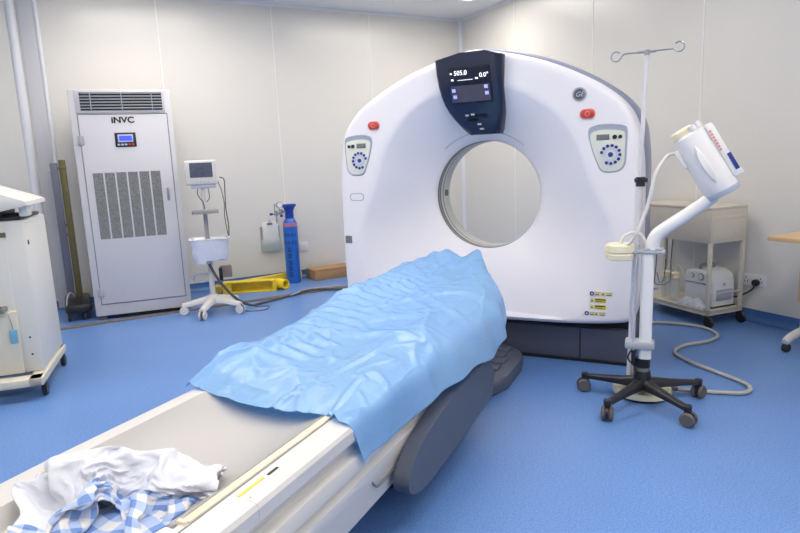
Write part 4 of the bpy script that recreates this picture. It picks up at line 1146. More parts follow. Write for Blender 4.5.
[987,15,18,18,-2,19,-9,22,7,-24,3,23,-18,4,12,14,13,-11,-22,-12,-13,5,-10,-11,7,14,-17,-3,25,-9,14,-12,20,-5,19,-15,13,20,-26,0,-25,-14,10,-3,-11,2,11],
[1008,-5,9,13,20,-10,22,-10,22,4,-17,20,-4,-2,16,11,-14,-10,-15,-13,-15,-6,-2,17,-19,21,-15,0,20,-11,0,19,1,23,-14,18,10,-6,-23,11,-26,-2,-14,11,-7,5,13],
[1042,-5,2,-2,0,-3,1,18,-4,23,-8,3,9,4,2,3,-10,-17,-18,-5,9,-11,-15,23,-10,-5,7,14,-8,16,-18,9,23,1,20,-14,-11,-7,15,-4,-13,-25,3,6,5,6,11],
[1054,9,-10,6,1,-4,-13,-1,22,-15,-8,7,8,-3,3,5,-5,-16,-1,-14,17,-16,-4,15,18,-10,1,12,7,-2,-1,-4,13,16,8,3,-12,-27,-12,-9,-6,-5,11,15,7,5,3],
[1070,-4,12,5,-5,-3,2,-8,-8,5,-22,3,-13,-5,-3,7,6,-7,-19,24,-14,4,14,10,8,10,-4,9,7,7,-2,0,3,15,-11,-3,8,-24,-10,-13,-3,-2,15,12,5,8,0],
[1095,-8,3,5,13,-4,-5,-14,4,-14,-21,-16,-7,10,-14,-15,0,22,-19,10,23,8,4,17,7,4,6,8,4,3,1,1,2,1,-1,-4,-4,-9,-12,-10,-5,-2,-13,18,-10,8,20],
[1110,4,-4,1,11,6,-21,-2,-10,1,-20,-21,-12,11,-8,-17,-13,8,9,13,17,8,22,15,1,5,2,11,3,5,-1,0,3,1,-6,-2,-4,-7,-11,-18,0,-7,-15,-7,8,21,-26],
[1125,16,-3,-5,-1,8,-11,-18,-9,-1,-8,-22,-12,3,-19,7,-12,12,-2,19,22,-6,18,27,14,-13,12,4,10,5,-2,-1,-1,5,-6,-17,-20,-4,9,-13,-21,1,4,-12,15,-19,8],
[1141,20,8,-5,-11,-9,3,-15,-13,-15,1,-19,-4,-13,-11,-11,19,8,-1,10,28,-3,2,25,23,1,-4,6,16,7,0,-6,2,3,-10,-16,-19,-25,11,-4,-15,-19,18,8,-16,8,-14],
[1157,12,22,1,-13,-13,-12,2,-17,-14,-7,-6,-9,-10,-11,-14,15,18,-5,-1,34,3,-8,16,23,18,-1,2,10,17,2,-8,2,0,-9,-20,-22,-24,-16,9,-18,-4,-3,25,0,-17,6],
[1163,22,13,13,-8,-12,-16,-2,-18,-16,3,-12,-16,3,-12,-11,-1,23,6,-10,14,28,-4,-5,20,23,16,3,6,18,7,-8,0,-5,-12,-16,-23,-22,-17,-18,-2,11,-19,-1,12,13,-11],
[1181,17,-1,24,-4,-13,-8,-5,-19,-13,-16,7,-17,8,-12,-12,-12,24,14,-8,-7,35,10,-11,6,13,20,25,11,6,22,-7,-6,-23,1,-14,-20,-21,-19,-13,-18,11,3,-18,18,-10,7],
[1182,24,6,20,-5,-3,-1,-12,-22,-16,-6,1,-13,5,-8,-11,-17,-2,28,1,-13,19,28,5,-5,15,7,16,27,11,25,1,-12,-23,-21,4,-17,-22,-20,-10,-12,-16,16,-10,15,-6,3],
[1190,12,21,4,19,1,-2,-16,-20,-16,-3,-12,1,-12,7,-11,-17,-13,26,11,-17,11,16,20,11,4,16,5,23,24,24,0,-8,-22,-22,-23,7,-23,-21,-6,-12,-11,-8,7,13,-2,4],
[1185,16,20,10,10,16,-10,2,-21,-17,-16,9,-13,2,-8,-8,-5,-19,29,-8,16,4,12,10,10,14,-8,25,21,24,-12,2,21,-14,-20,-22,-15,-7,-17,-4,-13,-13,-13,13,11,1,-4],
[1198,-8,17,19,20,9,-1,-7,1,-17,-17,-11,16,-6,-5,-10,-4,-11,8,13,7,11,11,16,11,-14,4,23,24,19,-1,-22,23,-12,-24,1,-13,-15,-18,-13,-16,2,-10,1,20,3,-11],
[1192,4,18,16,-3,12,14,6,-7,-20,8,-18,-6,18,-14,-6,4,-13,20,15,4,-2,-14,18,18,0,-6,13,22,12,-11,14,-7,-21,-1,-20,7,-11,-6,-18,-2,-15,0,-15,13,21,0],
[1180,21,10,2,15,-7,7,5,5,-14,18,-2,-5,11,-3,-5,-20,13,7,12,0,-21,5,1,16,18,4,7,12,-4,-12,3,5,-20,-13,2,-12,14,-11,-4,-18,-20,-4,18,-13,21,10],
[1167,21,14,-9,14,-5,2,8,1,8,-3,-7,5,8,-6,11,0,-16,5,10,17,-7,-19,15,13,6,11,-8,17,-2,-5,-15,14,-7,-19,-15,-2,18,-17,14,-16,-16,-15,21,-17,21,12],
[1156,19,12,-6,-2,12,0,4,3,-1,12,-10,-4,-1,7,-1,2,4,-6,15,5,12,-6,-18,13,10,19,-9,12,-3,-5,-14,7,2,-8,-20,-6,20,-15,16,-28,14,-28,18,-20,20,15],
[1154,-1,10,13,-13,5,13,-5,-2,8,-2,7,-20,7,-2,4,16,-9,13,-5,14,3,9,-6,-10,17,11,10,-10,8,-11,-7,-9,8,-9,3,-18,20,-19,19,-27,20,-28,19,-18,12,18],
[1132,10,0,8,-7,6,9,10,-10,-4,6,10,-16,-10,6,5,10,13,-7,16,-6,8,-5,15,-1,-3,16,14,1,-7,-12,-13,2,-4,-3,16,-21,19,-20,18,-22,17,-25,20,1,-10,22],
[1122,-6,15,-11,2,10,3,7,4,4,-15,8,-15,-9,11,-1,15,9,8,-5,16,-5,-11,11,10,-4,15,12,10,-6,-14,-15,-3,12,16,-24,18,-20,19,-21,17,-19,10,-15,17,-3,20],
[1096,7,1,6,-12,9,8,5,-5,-1,7,-5,-18,10,-11,16,5,10,7,-1,7,-13,17,-9,18,-7,14,15,15,-2,-20,15,-12,22,0,-20,-9,20,-22,19,-21,16,-20,-6,20,12,12],
[1082,-6,3,4,3,1,-5,8,-8,11,-8,2,-5,-7,4,12,2,10,7,-8,16,-14,9,2,14,3,7,14,20,-7,10,-6,20,-14,21,-17,-21,14,-20,17,-21,16,-1,-21,16,20,13],
[1057,6,-10,4,-2,0,4,-6,5,-3,2,1,-10,-3,7,12,12,0,9,-7,11,-12,12,14,-3,20,-2,20,20,10,-7,20,13,-23,15,-9,-17,-3,-16,15,-22,14,-5,15,-13,23,20],
[1039,-6,9,-12,-4,7,-8,2,-4,4,-3,-2,-7,1,6,16,17,-7,10,10,-11,0,7,15,18,8,12,8,20,16,18,15,-1,-22,7,-16,-10,-14,-11,12,-18,3,14,14,3,8,11],
[1023,0,-11,-4,7,-11,-7,-1,-3,3,-3,-5,-2,0,13,12,19,-1,1,18,2,20,-8,22,-3,19,24,15,14,13,17,19,1,-20,-17,3,-22,-1,-21,0,2,-15,5,9,10,5,16],
[1008,5,-13,13,-6,-17,-7,-12,-6,-2,-1,-6,-1,5,19,18,18,28,-17,13,22,-4,21,1,19,22,13,18,14,14,10,13,13,-22,-18,3,-15,-9,-19,-9,-8,15,5,-21,14,-4,24],
[991,11,-10,17,-4,-14,-19,-8,-3,0,1,13,-15,20,11,20,26,-1,19,-5,12,16,22,-1,25,5,21,12,14,14,13,12,6,-8,-18,-15,2,-18,-14,-1,-15,11,-18,4,-21,22,5],
[982,2,3,18,-12,-10,-3,-1,3,5,-10,11,-9,7,23,17,26,12,-2,20,-1,17,6,22,-4,26,0,20,15,2,4,22,8,-13,-14,8,-23,9,-22,5,-22,-14,7,-6,-28,5,11],
[984,5,6,6,7,-1,-1,0,2,2,-8,-4,12,-7,21,18,8,15,22,3,15,5,22,13,-16,12,22,3,15,13,11,-13,18,-5,-18,9,5,-19,3,-10,-14,-25,10,-16,-25,-8,6],
[1002,5,7,4,7,4,1,3,4,1,-4,-8,-6,11,13,22,15,-2,18,19,-1,22,14,-11,21,-4,6,14,15,14,11,-8,-15,15,-19,-12,19,-4,-23,-9,-13,-8,9,-23,-22,-26,10],
[1018,6,6,6,7,0,2,4,5,3,0,2,-7,-10,13,21,14,16,20,-5,17,-4,8,26,1,18,-15,15,16,11,8,-10,-19,5,-4,-16,5,-14,12,-20,3,-6,-22,-23,-24,-7,-13],
[1034,7,7,7,7,5,3,2,6,3,0,-2,-3,-18,18,12,23,-5,20,18,4,15,-1,16,17,10,-7,-12,8,16,9,-17,-3,-16,8,-13,-3,-16,4,5,-19,-7,-20,-20,-25,-14,-12],
[1030,-3,20,13,10,9,8,6,5,2,0,-3,-2,-18,5,22,4,18,17,10,17,3,17,13,17,4,-3,-11,-16,6,15,-15,-17,9,-21,10,-18,-3,-16,5,-14,-7,-17,-22,-24,-18,-12],
[1013,5,11,20,19,12,3,-5,11,10,8,2,-15,16,-16,15,20,15,10,19,4,20,5,22,11,12,-4,-12,-12,-18,11,-17,-12,-8,7,-19,7,-18,-6,-13,2,-19,-19,-23,-20,-21,-13],
[993,9,16,11,15,8,6,8,14,13,11,12,-2,14,-10,16,17,0,20,10,18,-3,19,18,18,6,-7,-8,-9,-10,-16,-15,-11,-19,15,-2,-15,-2,-12,-15,-13,-18,-20,-22,-20,-17,-17],
[984,16,0,14,14,5,16,3,8,10,16,15,14,20,6,-17,21,19,0,21,12,11,6,7,11,10,-16,-6,-10,-12,-9,-7,-8,-9,-16,16,-4,-17,-2,-15,-16,-19,-14,-11,-18,-23,-21],
[967,13,13,6,5,12,13,15,17,17,8,12,2,14,17,6,-4,21,-5,18,16,5,-1,7,11,10,1,-20,-10,-12,-10,7,-11,-16,8,-16,21,-11,-5,-9,-9,-14,-18,-16,-23,-18,-16],
[967,-5,18,-4,8,14,15,14,15,11,12,7,14,13,4,13,11,18,9,4,6,-2,8,19,2,15,-15,-5,-22,-1,-3,-14,-1,-17,1,-12,5,-4,-2,-5,-2,-2,-8,-15,-20,-14,-17],
[946,18,-2,21,-17,11,13,14,15,15,15,18,17,-5,18,14,12,5,14,-9,8,4,19,13,2,7,2,-24,-5,-19,-5,0,-3,-16,-15,-3,-10,-2,-5,3,-10,-3,-6,12,-1,-16,-23],
[941,1,16,22,2,-17,22,5,16,21,11,18,9,9,6,13,10,7,14,2,-11,18,13,12,14,6,-11,-10,-23,-4,-15,-8,8,-21,-10,-14,-4,-14,-5,-1,-6,20,-22,8,11,-23,-9],
[936,-2,21,16,22,-17,-4,24,6,19,20,1,11,14,-2,14,14,8,5,13,8,-14,13,19,14,-1,-8,-11,-8,-20,0,-18,1,-9,-17,-11,-15,1,-7,-16,23,-19,20,-20,12,-23,17],
[953,-15,5,23,22,1,-22,17,19,17,3,14,8,2,14,-1,15,5,14,-1,13,14,-14,14,18,10,-12,-15,-11,-5,-15,-4,-15,-4,-15,-15,-10,-8,-14,17,-18,24,-18,14,-25,16,-15],
[962,-4,-11,10,20,20,-21,-2,21,6,14,11,2,8,9,1,12,18,-12,10,9,12,11,9,-3,19,-9,8,-28,-17,-14,-9,4,-21,-15,-11,-15,-13,9,-13,19,-17,21,-28,19,-18,23],
[983,-16,-1,1,5,20,4,-20,0,20,11,-1,7,11,-2,17,-2,23,-2,-11,16,17,2,17,14,-7,1,18,-30,-18,-17,-14,-6,-4,-25,-15,-16,-11,-4,19,-13,20,-28,24,-18,18,-7],
[1000,-16,11,-9,-7,1,19,-3,-9,-12,12,5,13,-3,15,-1,15,14,5,-18,8,15,16,8,17,14,-6,13,-24,1,-24,-22,-22,-11,-22,-20,-17,6,9,-17,20,-19,15,-19,-5,22,-4],
[1009,6,-12,9,-7,-12,-16,-9,-6,12,-9,9,10,10,2,9,11,2,11,4,-10,19,7,13,19,17,3,-6,11,-15,-7,-22,-23,-28,-30,-26,-13,-5,13,13,-24,21,-17,2,-19,8,21],
[1031,-15,12,-15,7,-8,-14,-19,-19,-7,-2,13,21,-7,-2,11,16,-5,17,2,13,-4,17,12,13,23,-1,9,3,-9,-14,-9,-33,-34,-32,-25,-22,-10,14,15,-25,12,14,8,-18,-12,21],
[1039,3,-12,7,-11,-12,-2,-18,-11,-12,-24,9,20,20,-14,-1,2,17,4,10,-3,18,6,13,22,1,17,-11,16,1,-11,-14,-20,-31,-30,-27,-23,-24,-7,23,-16,-3,17,15,-1,-17,-7],
[1054,5,-3,-8,0,-11,-11,-11,-13,-24,-21,-5,15,17,16,-12,-4,12,5,16,-2,2,18,18,4,20,-11,-1,5,15,-12,-19,-9,-24,-29,-26,-16,-22,-16,-9,14,-16,3,7,16,-5,-18]]
nG = (GNX+1)*(GNY+1)
axes_ = []
for ax in range(3):
    outv = []
    for rw_ in CLOTH[ax*(GNX+1):(ax+1)*(GNX+1)]:
        t_ = 0
        for v in rw_:
            t_ += v
            outv.append(t_/2000)
    axes_.append(outv)
G_ROT, G_SX, G_SY, G_SZ, G_CX, G_CY = math.radians(18), 1.2, 1.08, 0.70, -0.012, 0.88
mx_, my_ = sum(axes_[0])/nG, sum(axes_[1])/nG
bm = nb()
uvl = bm.loops.layers.uv.new('UVMap')
vg = []
for a, b, c in zip(*axes_):
    a -= mx_; b -= my_
    x = (a*math.cos(G_ROT)-b*math.sin(G_ROT))*G_SX+G_CX
    y = (a*math.sin(G_ROT)+b*math.cos(G_ROT))*G_SY+G_CY
    vg.append(bm.verts.new((x, y, 0.452+(c-0.451)*G_SZ)))
for i in range(GNX):
    for j in range(GNY):
        ids = ((i, j), (i+1, j), (i+1, j+1), (i, j+1))
        f = bm.faces.new([vg[a*(GNY+1)+b] for a, b in ids])
        f.material_index = 1 if j < GNY*0.27 else 0
        for l, (a, b) in zip(f.loops, ids):
            l[uvl].uv = (a*0.0169, b*0.0156)
# lower layer of the same check cloth, lying on the cradle under the folds
g = []
for i in range(31):
    line = []
    for j in range(31):
        u, v = i/30, j/30
        x = -0.08+0.25*u+0.02*noise.noise(Vector((v*3, 1, 2)))
        y = 0.66+0.25*v+0.02*noise.noise(Vector((u*3, 7, 2)))
        z = 0.482+0.016*noise.noise(Vector((x*16, y*9, 3)))+0.012*max(0, ridge(Vector((x*11+y*5, y*6, 8)))-.4)
        line.append((bm.verts.new((x, y, z)), (u*0.27, v*0.27)))
    g.append(line)
for i in range(30):
    for j in range(30):
        qd = (g[i][j], g[i+1][j], g[i+1][j+1], g[i][j+1])
        f = bm.faces.new([a[0] for a in qd])
        f.material_index = 1
        for l, a in zip(f.loops, qd):
            l[uvl].uv = a[1]
gw = obj('hospital_gown', bm, ['gownin', 'plaid'], None, smooth=80)
gw.location = SN(GC, 0)
gw.rotation_euler = (0, 0, RZ)
ms = gw.modifiers.new('smooth', 'SUBSURF'); ms.levels = 1; ms.render_levels = 1
md = gw.modifiers.new('thick', 'SOLIDIFY')
md.thickness = 0.002
tag(gw, 'crumpled white cotton gown with blue check lying on the near end of the table', 'gown')

# ------------------------------------------------------------------ air unit
ac = thing('air_conditioner', 'tall light grey floor standing air unit with louvre and mesh door', 'air conditioner', (0.11, 5.65, 0), math.radians(-8.0))
W_ = 0.77
bm = nb(); box(bm, 0, W_, 0.0, 0.5, 0.035, 1.9, 0.008)
obj('cabinet', bm, 'acpaint', ac)
for x in (0.03, W_-0.09):
    for y in (0.02, 0.42):
        bm = nb(); box(bm, x, x+0.05, y, y+0.05, 0, 0.04)
        obj('foot', bm, 'castor', ac)
bm = nb(); box(bm, 0.05, W_-0.05, 0.03, 0.45, 0.005, 0.035)  # black block fills the gap, painting in the shade under the cabinet
obj('under_shade', bm, 'black', ac)
bm = nb(); box(bm, 0.058, W_-0.045, -0.014, 0.0, 0.14, 1.70, 0.004)
door = obj('door', bm, 'acpaint', ac)
bm = nb(); box(bm, 0.05, W_-0.037, -0.003, 0.002, 0.132, 1.708)
obj('door_gap', bm, 'midgrey', ac, smooth=0)
bm = nb(); box(bm, 0.05, W_-0.05, -0.012, 0.0, 1.715, 1.895, 0.004)
obj('louvre_frame', bm, 'acpaint', ac)
bm = nb(); box(bm, 0.085, 0.700, -0.016, -0.01, 1.735, 1.878)
lv = obj('louvre_back', bm, 'acdark', ac, smooth=0)
for k_ in range(6):
    z = 1.748+k_*0.0235
    bm = nb(); box(bm, 0.087, 0.698, -0.026, -0.015, z, z+0.008, 0.001)
    obj('louvre_slat', bm, 'slat', lv)
for x in (0.16, 0.39, 0.62):
    bm = nb(); box(bm, x, x+0.006, -0.030, -0.015, 1.736, 1.877)
    obj('louvre_rib', bm, 'slat', lv)
text_obj('maker_mark', 'iNVC', 0.066, 'ink', door, (0.385, -0.0155, 1.655), ext=0.0012, sx=1.15, bold=0.0022)
bm = nb(); box(bm, 0.31, 0.47, -0.020, -0.013, 1.44, 1.555, 0.002)
cp = obj('controller', bm, 'softblack', door)
bm = nb(); box(bm, 0.332, 0.448, -0.0225, -0.019, 1.478, 1.54, 0.002)
obj('controller_bezel', bm, 'keyring', cp)
bm = nb(); box(bm, 0.342, 0.438, -0.024, -0.020, 1.49, 1.53)
obj('controller_screen', bm, 'blueled', cp, smooth=0)
for k_ in range(5):
    bm = nb(); box(bm, 0.325+k_*0.027, 0.345+k_*0.027, -0.0225, -0.019, 1.452, 1.466, 0.001)
    obj('controller_key', bm, ['keyring', 'keyring', 'keyring', 'labelred', 'labelred'][k_], cp)
# mesh strips
def mesh_material():
    m = bpy.data.materials.new('perforated grey mesh')
    m.use_nodes = True
    nt = m.node_tree
    b = nt.nodes['Principled BSDF']
    tc = nt.nodes.new('ShaderNodeTexCoord')
    v = nt.nodes.new('ShaderNodeTexVoronoi')
    v.inputs['Scale'].default_value = 160
    r = nt.nodes.new('ShaderNodeValToRGB')
    r.color_ramp.elements[0].position = 0.25
    r.color_ramp.elements[0].color = srgb(60, 60, 62)
    r.color_ramp.elements[1].position = 0.5
    r.color_ramp.elements[1].color = srgb(140, 142, 142)
    nt.links.new(tc.outputs['Object'], v.inputs['Vector'])
    nt.links.new(v.outputs['Distance'], r.inputs['Fac'])
    nt.links.new(r.outputs['Color'], b.inputs['Base Color'])
    b.inputs['Roughness'].default_value = 0.6
    return m
M['mesh'] = mesh_material()
for k_ in range(6):
    x = 0.112+k_*0.088
    bm = nb(); box(bm, x, x+0.076, -0.0165, -0.012, 0.69, 1.235)
    obj('mesh_strip', bm, 'mesh', door, smooth=0)
bm = nb(); tube(bm, [(0.675, -0.014, 1.075), (0.675, -0.034, 1.08), (0.675, -0.034, 1.0), (0.675, -0.014, 0.995)], 0.006, 8, 3)
hd = obj('door_handle', bm, 'steel', door)
bm = nb(); box(bm, 0.664, 0.686, -0.018, -0.013, 0.98, 1.09, 0.002)
obj('handle_plate', bm, 'slat', door)
for z in (1.50, 0.24):
    bm = nb(); box(bm, 0.035, 0.08, -0.026, 0.0, z-0.035, z+0.035, 0.003); cyl(bm, (0.058, -0.028, z-0.035), (0.058, -0.028, z+0.035), 0.006)
    obj('hinge', bm, 'slat', ac)

# ------------------------------------------------------------------ floor channel strip
bm = nb(); box(bm, -0.35, 2.42, 5.50, 5.565, 0, 0.010, 0.003)
o = obj('cable_channel', bm, 'brownstrip')
tag(o, 'long low brown cable channel strip across the floor before the air unit', 'cable channel')

# ------------------------------------------------------------------ trolley with rails in the left corner
tr = thing('rail_stand', 'wheeled stand with slate and olive upright rails left of the air unit', 'stand', (0.0, 6.02, 0), math.radians(0))
bm = nb(); box(bm, -0.115, 0.09, -0.30, 0.26, 0.07, 0.15, 0.03)
obj('base', bm, 'softblack', tr)
for x, y in ((-0.09, -0.24), (0.03, -0.24), (-0.07, 0.16), (0.06, 0.16)):
    bm = nb(); cyl(bm, (x-0.012, y, 0.035), (x+0.012, y, 0.035), 0.035, bev=0.005)
    obj('castor', bm, 'softblack', tr)
bm = nb(); box(bm, -0.085, -0.025, -0.0, 0.05, 0.10, 1.335, 0.006)
obj('grey_rail', bm, 'railgrey', tr)
bm = nb(); box(bm, -0.018, 0.036, 0.03, 0.07, 0.10, 1.36, 0.004); box(bm, -0.01, 0.004, 0.024, 0.032, 0.10, 1.36)
ol = obj('olive_rail', bm, 'olive', tr)
for z in (1.29, 0.80, 0.715):
    bm = nb(); box(bm, -0.024, 0.038, 0.018, 0.08, z-0.012, z+0.012, 0.004)
    obj('rail_clamp', bm, 'olive', ol)
bm = nb(); box(bm, -0.105, -0.08, 0.0, 0.03, 1.255, 1.275, 0.003)
obj('peg', bm, 'steel', tr)
bm = nb(); tube(bm, [(-0.10, -0.26, 0.13), (-0.09, -0.25, 0.2), (-0.06, -0.2, 0.24), (-0.03, -0.16, 0.2)], 0.006, 8)
obj('handle', bm, 'hose', tr)

# ------------------------------------------------------------------ cream equipment cabinet at left edge
lc = thing('equipment_cabinet', 'ivory wheeled equipment cabinet at the left edge beside the rail stand', 'cabinet', (-0.222, 3.96, 0), math.radians(-9.6))
bm = nb(); box(bm, -0.8, 0.0, 0.0, 0.55, 0.13, 1.0, 0.012)
obj('shell', bm, 'equip', lc)
bm = nb(); box(bm, -0.8, -0.10, -0.006, 0.0, 0.15, 0.965, 0.003)
fr_ = obj('front_panel', bm, 'equip', lc)
bm = nb(); box(bm, -0.235, -0.09, -0.04, -0.004, 0.14, 0.50, 0.008)
obj('front_column', bm, 'equipcream', lc)
bm = nb(); box(bm, -0.46, -0.262, -0.03, -0.004, 0.14, 0.93, 0.008)
obj('front_column', bm, 'equipcream', lc)
bm = nb(); box(bm, -0.36, -0.31, -0.034, -0.028, 0.16, 0.48)
obj('dark_slot', bm, 'softblack', lc, smooth=0)
# ledge button block
bm = nb(); box(bm, -0.215, -0.135, -0.09, 0.0, 0.505, 0.53, 0.006)
lb = obj('button_block', bm, 'lcdgrey', lc)
bm = nb(); lathe(bm, [(0.0, 0.005), (0.016, 0.005), (0.024, 0.0), (0.024, -0.002)], 20, (-0.175, -0.05, 0.531))
obj('round_button', bm, 'softblack', lb)
# key with tag
bm = nb(); tube(bm, [(-0.13, -0.04, 0.49), (-0.12, -0.05, 0.45), (-0.115, -0.046, 0.40)], 0.0025, 6)
kk = obj('key_string', bm, 'steel', lc)
bm = nb(); box(bm, -0.135, -0.098, -0.052, -0.042, 0.32, 0.40, 0.004)
obj('key_tag', bm, 'tagblue', kk)
# stickers
for i_, (x0, x1, mm) in enumerate(((-0.41, -0.28, 'labelwhite'), (-0.405, -0.36, 'olive'), (-0.35, -0.29, 'labelred'), (-0.205, -0.085, 'labelwhite'), (-0.20, -0.165, 'labelred'), (-0.16, -0.09, 'olive'))):
    th_ = 0.002 if mm == 'labelwhite' else 0.004
    bm = nb(); box(bm, x0, x1, -0.006-th_ if x0 > -0.25 else -0.03-th_, -0.004 if x0 > -0.25 else -0.028, (0.905 if mm == 'labelwhite' else 0.913), (0.95 if mm == 'labelwhite' else 0.94))
    obj('sticker', bm, mm, fr_, smooth=0)
bm = nb(); box(bm, 0.0, 0.003, 0.04, 0.06, 0.86, 0.885); box(bm, -0.055, -0.045, -0.003, 0.0, 0.23, 0.24); box(bm, -0.055, -0.045, -0.003, 0.0, 0.33, 0.34)
obj('screw', bm, 'ink', lc)
# base frame
bm = nb(); box(bm, -0.8, 0.01, -0.14, -0.05, 0.085, 0.13, 0.006); box(bm, -0.06, 0.015, -0.14, 0.56, 0.085, 0.13, 0.006); box(bm, -0.8, 0.01, 0.48, 0.56, 0.085, 0.13, 0.006)
bf = obj('base_frame', bm, 'equipcream', lc)
for x, y in ((0.0, -0.05), (0.0, 0.5), (-0.7, 0.5), (-0.7, -0.05)):
    bm = nb(); cyl(bm, (x-0.014, y, 0.036), (x+0.014, y, 0.036), 0.036, bev=0.006); cyl(bm, (x, y, 0.05), (x, y, 0.09), 0.012)
    obj('castor', bm, 'softblack', bf)
# open top: black deck, lid
bm = nb(); box(bm, -0.78, -0.02, 0.03, 0.5, 1.0, 1.022, 0.005)
obj('top_deck', bm, 'softblack', lc)
bm = nb(); box(bm, -0.5, -0.10, 0.05, 0.3, 1.02, 1.06, 0.008); box(bm, -0.16, -0.02, 0.06, 0.2, 1.02, 1.035, 0.004)
obj('film_tray', bm, 'black', lc)
bm = nb()
prism(bm, [(0.038, 1.105), (0.042, 1.082), (-0.12, 1.05), (-0.62, 1.05), (-0.62, 1.36), (-0.02, 1.128)], xz(-0.05), Vector((0, 0.48, 0)), 0.006)
obj('lid', bm, 'equip', lc)
bm = nb(); box(bm, -0.018, 0.03, 0.01, 0.1, 1.02, 1.09, 0.01, mx=None)
obj('lid_bracket', bm, 'equip', lc)
bm = nb(); box(bm, -0.6, -0.16, -0.11, -0.05, 1.095, 1.13, 0.012); box(bm, -0.195, -0.16, -0.11, -0.05, 1.04, 1.115, 0.012)
obj('handle_bar', bm, 'equip', lc)

# ------------------------------------------------------------------ monitor on stand
mo = thing('patient_monitor', 'small white patient monitor on a wheeled stand beside the air unit', 'patient monitor', (1.03, 5.3, 0), math.radians(-10.9))
bm = nb(); box(bm, -0.14, 0.112, -0.05, 0.05, 1.105, 1.305, 0.012, 3)
hd_ = obj('monitor_housing', bm, 'stand', mo)
bm = nb(); box(bm, -0.102, 0.078, -0.054, -0.048, 1.165, 1.285, 0.002)
obj('monitor_screen', bm, mat('monitor glass', (88, 96, 112), 0.2, var=0.25, vscale=40), hd_, smooth=0)
for x in (-0.06, -0.03, 0.0, 0.03):
    bm = nb(); box(bm, x, x+0.015, -0.053, -0.048, 1.125, 1.133)
    obj('monitor_key', bm, 'recess', hd_, smooth=0)
bm = nb(); box(bm, -0.10, 0.10, -0.04, 0.04, 1.075, 1.105, 0.008); cyl(bm, (-0.09, -0.045, 1.085), (-0.09, -0.03, 1.085), 0.014); cyl(bm, (0.085, -0.045, 1.085), (0.085, -0.03, 1.085), 0.014)
obj('mount', bm, 'recess', mo)
bm = nb(); cyl(bm, (-0.012, 0, 0.1), (-0.012, 0, 0.60), 0.022); 
obj('lower_pole', bm, 'stand', mo)
bm = nb(); cyl(bm, (-0.012, 0, 0.60), (-0.012, 0, 0.87), 0.017)
obj('middle_pole', bm, 'midgrey', mo)
bm = nb(); cyl(bm, (-0.012, 0, 0.87), (-0.012, 0, 1.08), 0.018)
obj('upper_pole', bm, 'stand', mo)
bm = nb(); prism(bm, roundrect(-0.01, -0.02, 0.215, 0.16, 0.03), lambda u, v: Vector((u, v, 0.865)), Vector((0, 0, 0.025)), 0.006)
obj('shelf', bm, 'midgrey', mo)
# basket under a silver wrap
bm = nb()
def bagpt(a, z, t):
    rx, ry = 0.15, 0.10
    c_, s_ = math.cos(a), math.sin(a)
    k_ = (abs(c_)**4+abs(s_)**4)**-0.25
    d = 1+0.10*noise.noise(Vector((c_*2.2, s_*2.2, z*14)))+0.05*noise.noise(Vector((c_*6, s_*6, z*30)))
    return Vector((0.0+rx*c_*k_*d*t, -0.03+ry*s_*k_*d*t, z))
rg = []
NB = 72
for z, t in ((0.47, 0.5), (0.472, 0.86), (0.50, 0.93), (0.54, 0.98), (0.58, 1.0), (0.62, 1.03), (0.65, 1.06), (0.655, 0.98), (0.62, 0.93), (0.60, 0.5)):
    row_ = []
    for i in range(NB):
        a = 2*PI*i/NB
        p = bagpt(a, z, t)
        if z < 0.5:
            p.z -= 0.02*noise.noise(Vector((a*2, 0, 0)))+0.02*(math.cos(a) < -0.3)
        if z > 0.64:
            p.z += 0.02*noise.noise(Vector((a*1.6, 3, 0)))
        row_.append(bm.verts.new(p))
    rg.append(row_)
for a, b in zip(rg, rg[1:]):
    for i in range(NB):
        bm.faces.new((a[i], a[(i+1) % NB], b[(i+1) % NB], b[i]))
bm.faces.new(rg[0]); bm.faces.new(rg[-1][::-1])
obj('basket', bm, 'foil', mo, 'basket wrapped in crinkled silver sheet', smooth=25)
bm = nb(); tube(bm, [(x, y-0.03, 0.655) for x, y in roundrect(0, 0, 0.33, 0.22, 0.04, 4)], 0.004, 6, 1, smooth=False, closed=True)
obj('basket_rail', bm, 'stand', mo)
bm = nb(); lathe(bm, [(0, 0.165), (0.03, 0.165), (0.055, 0.145), (0.06, 0.11), (0.04, 0.095), (0, 0.095)], 24, (-0.01, 0, 0))
hub = obj('stand_hub', bm, 'stand', mo)
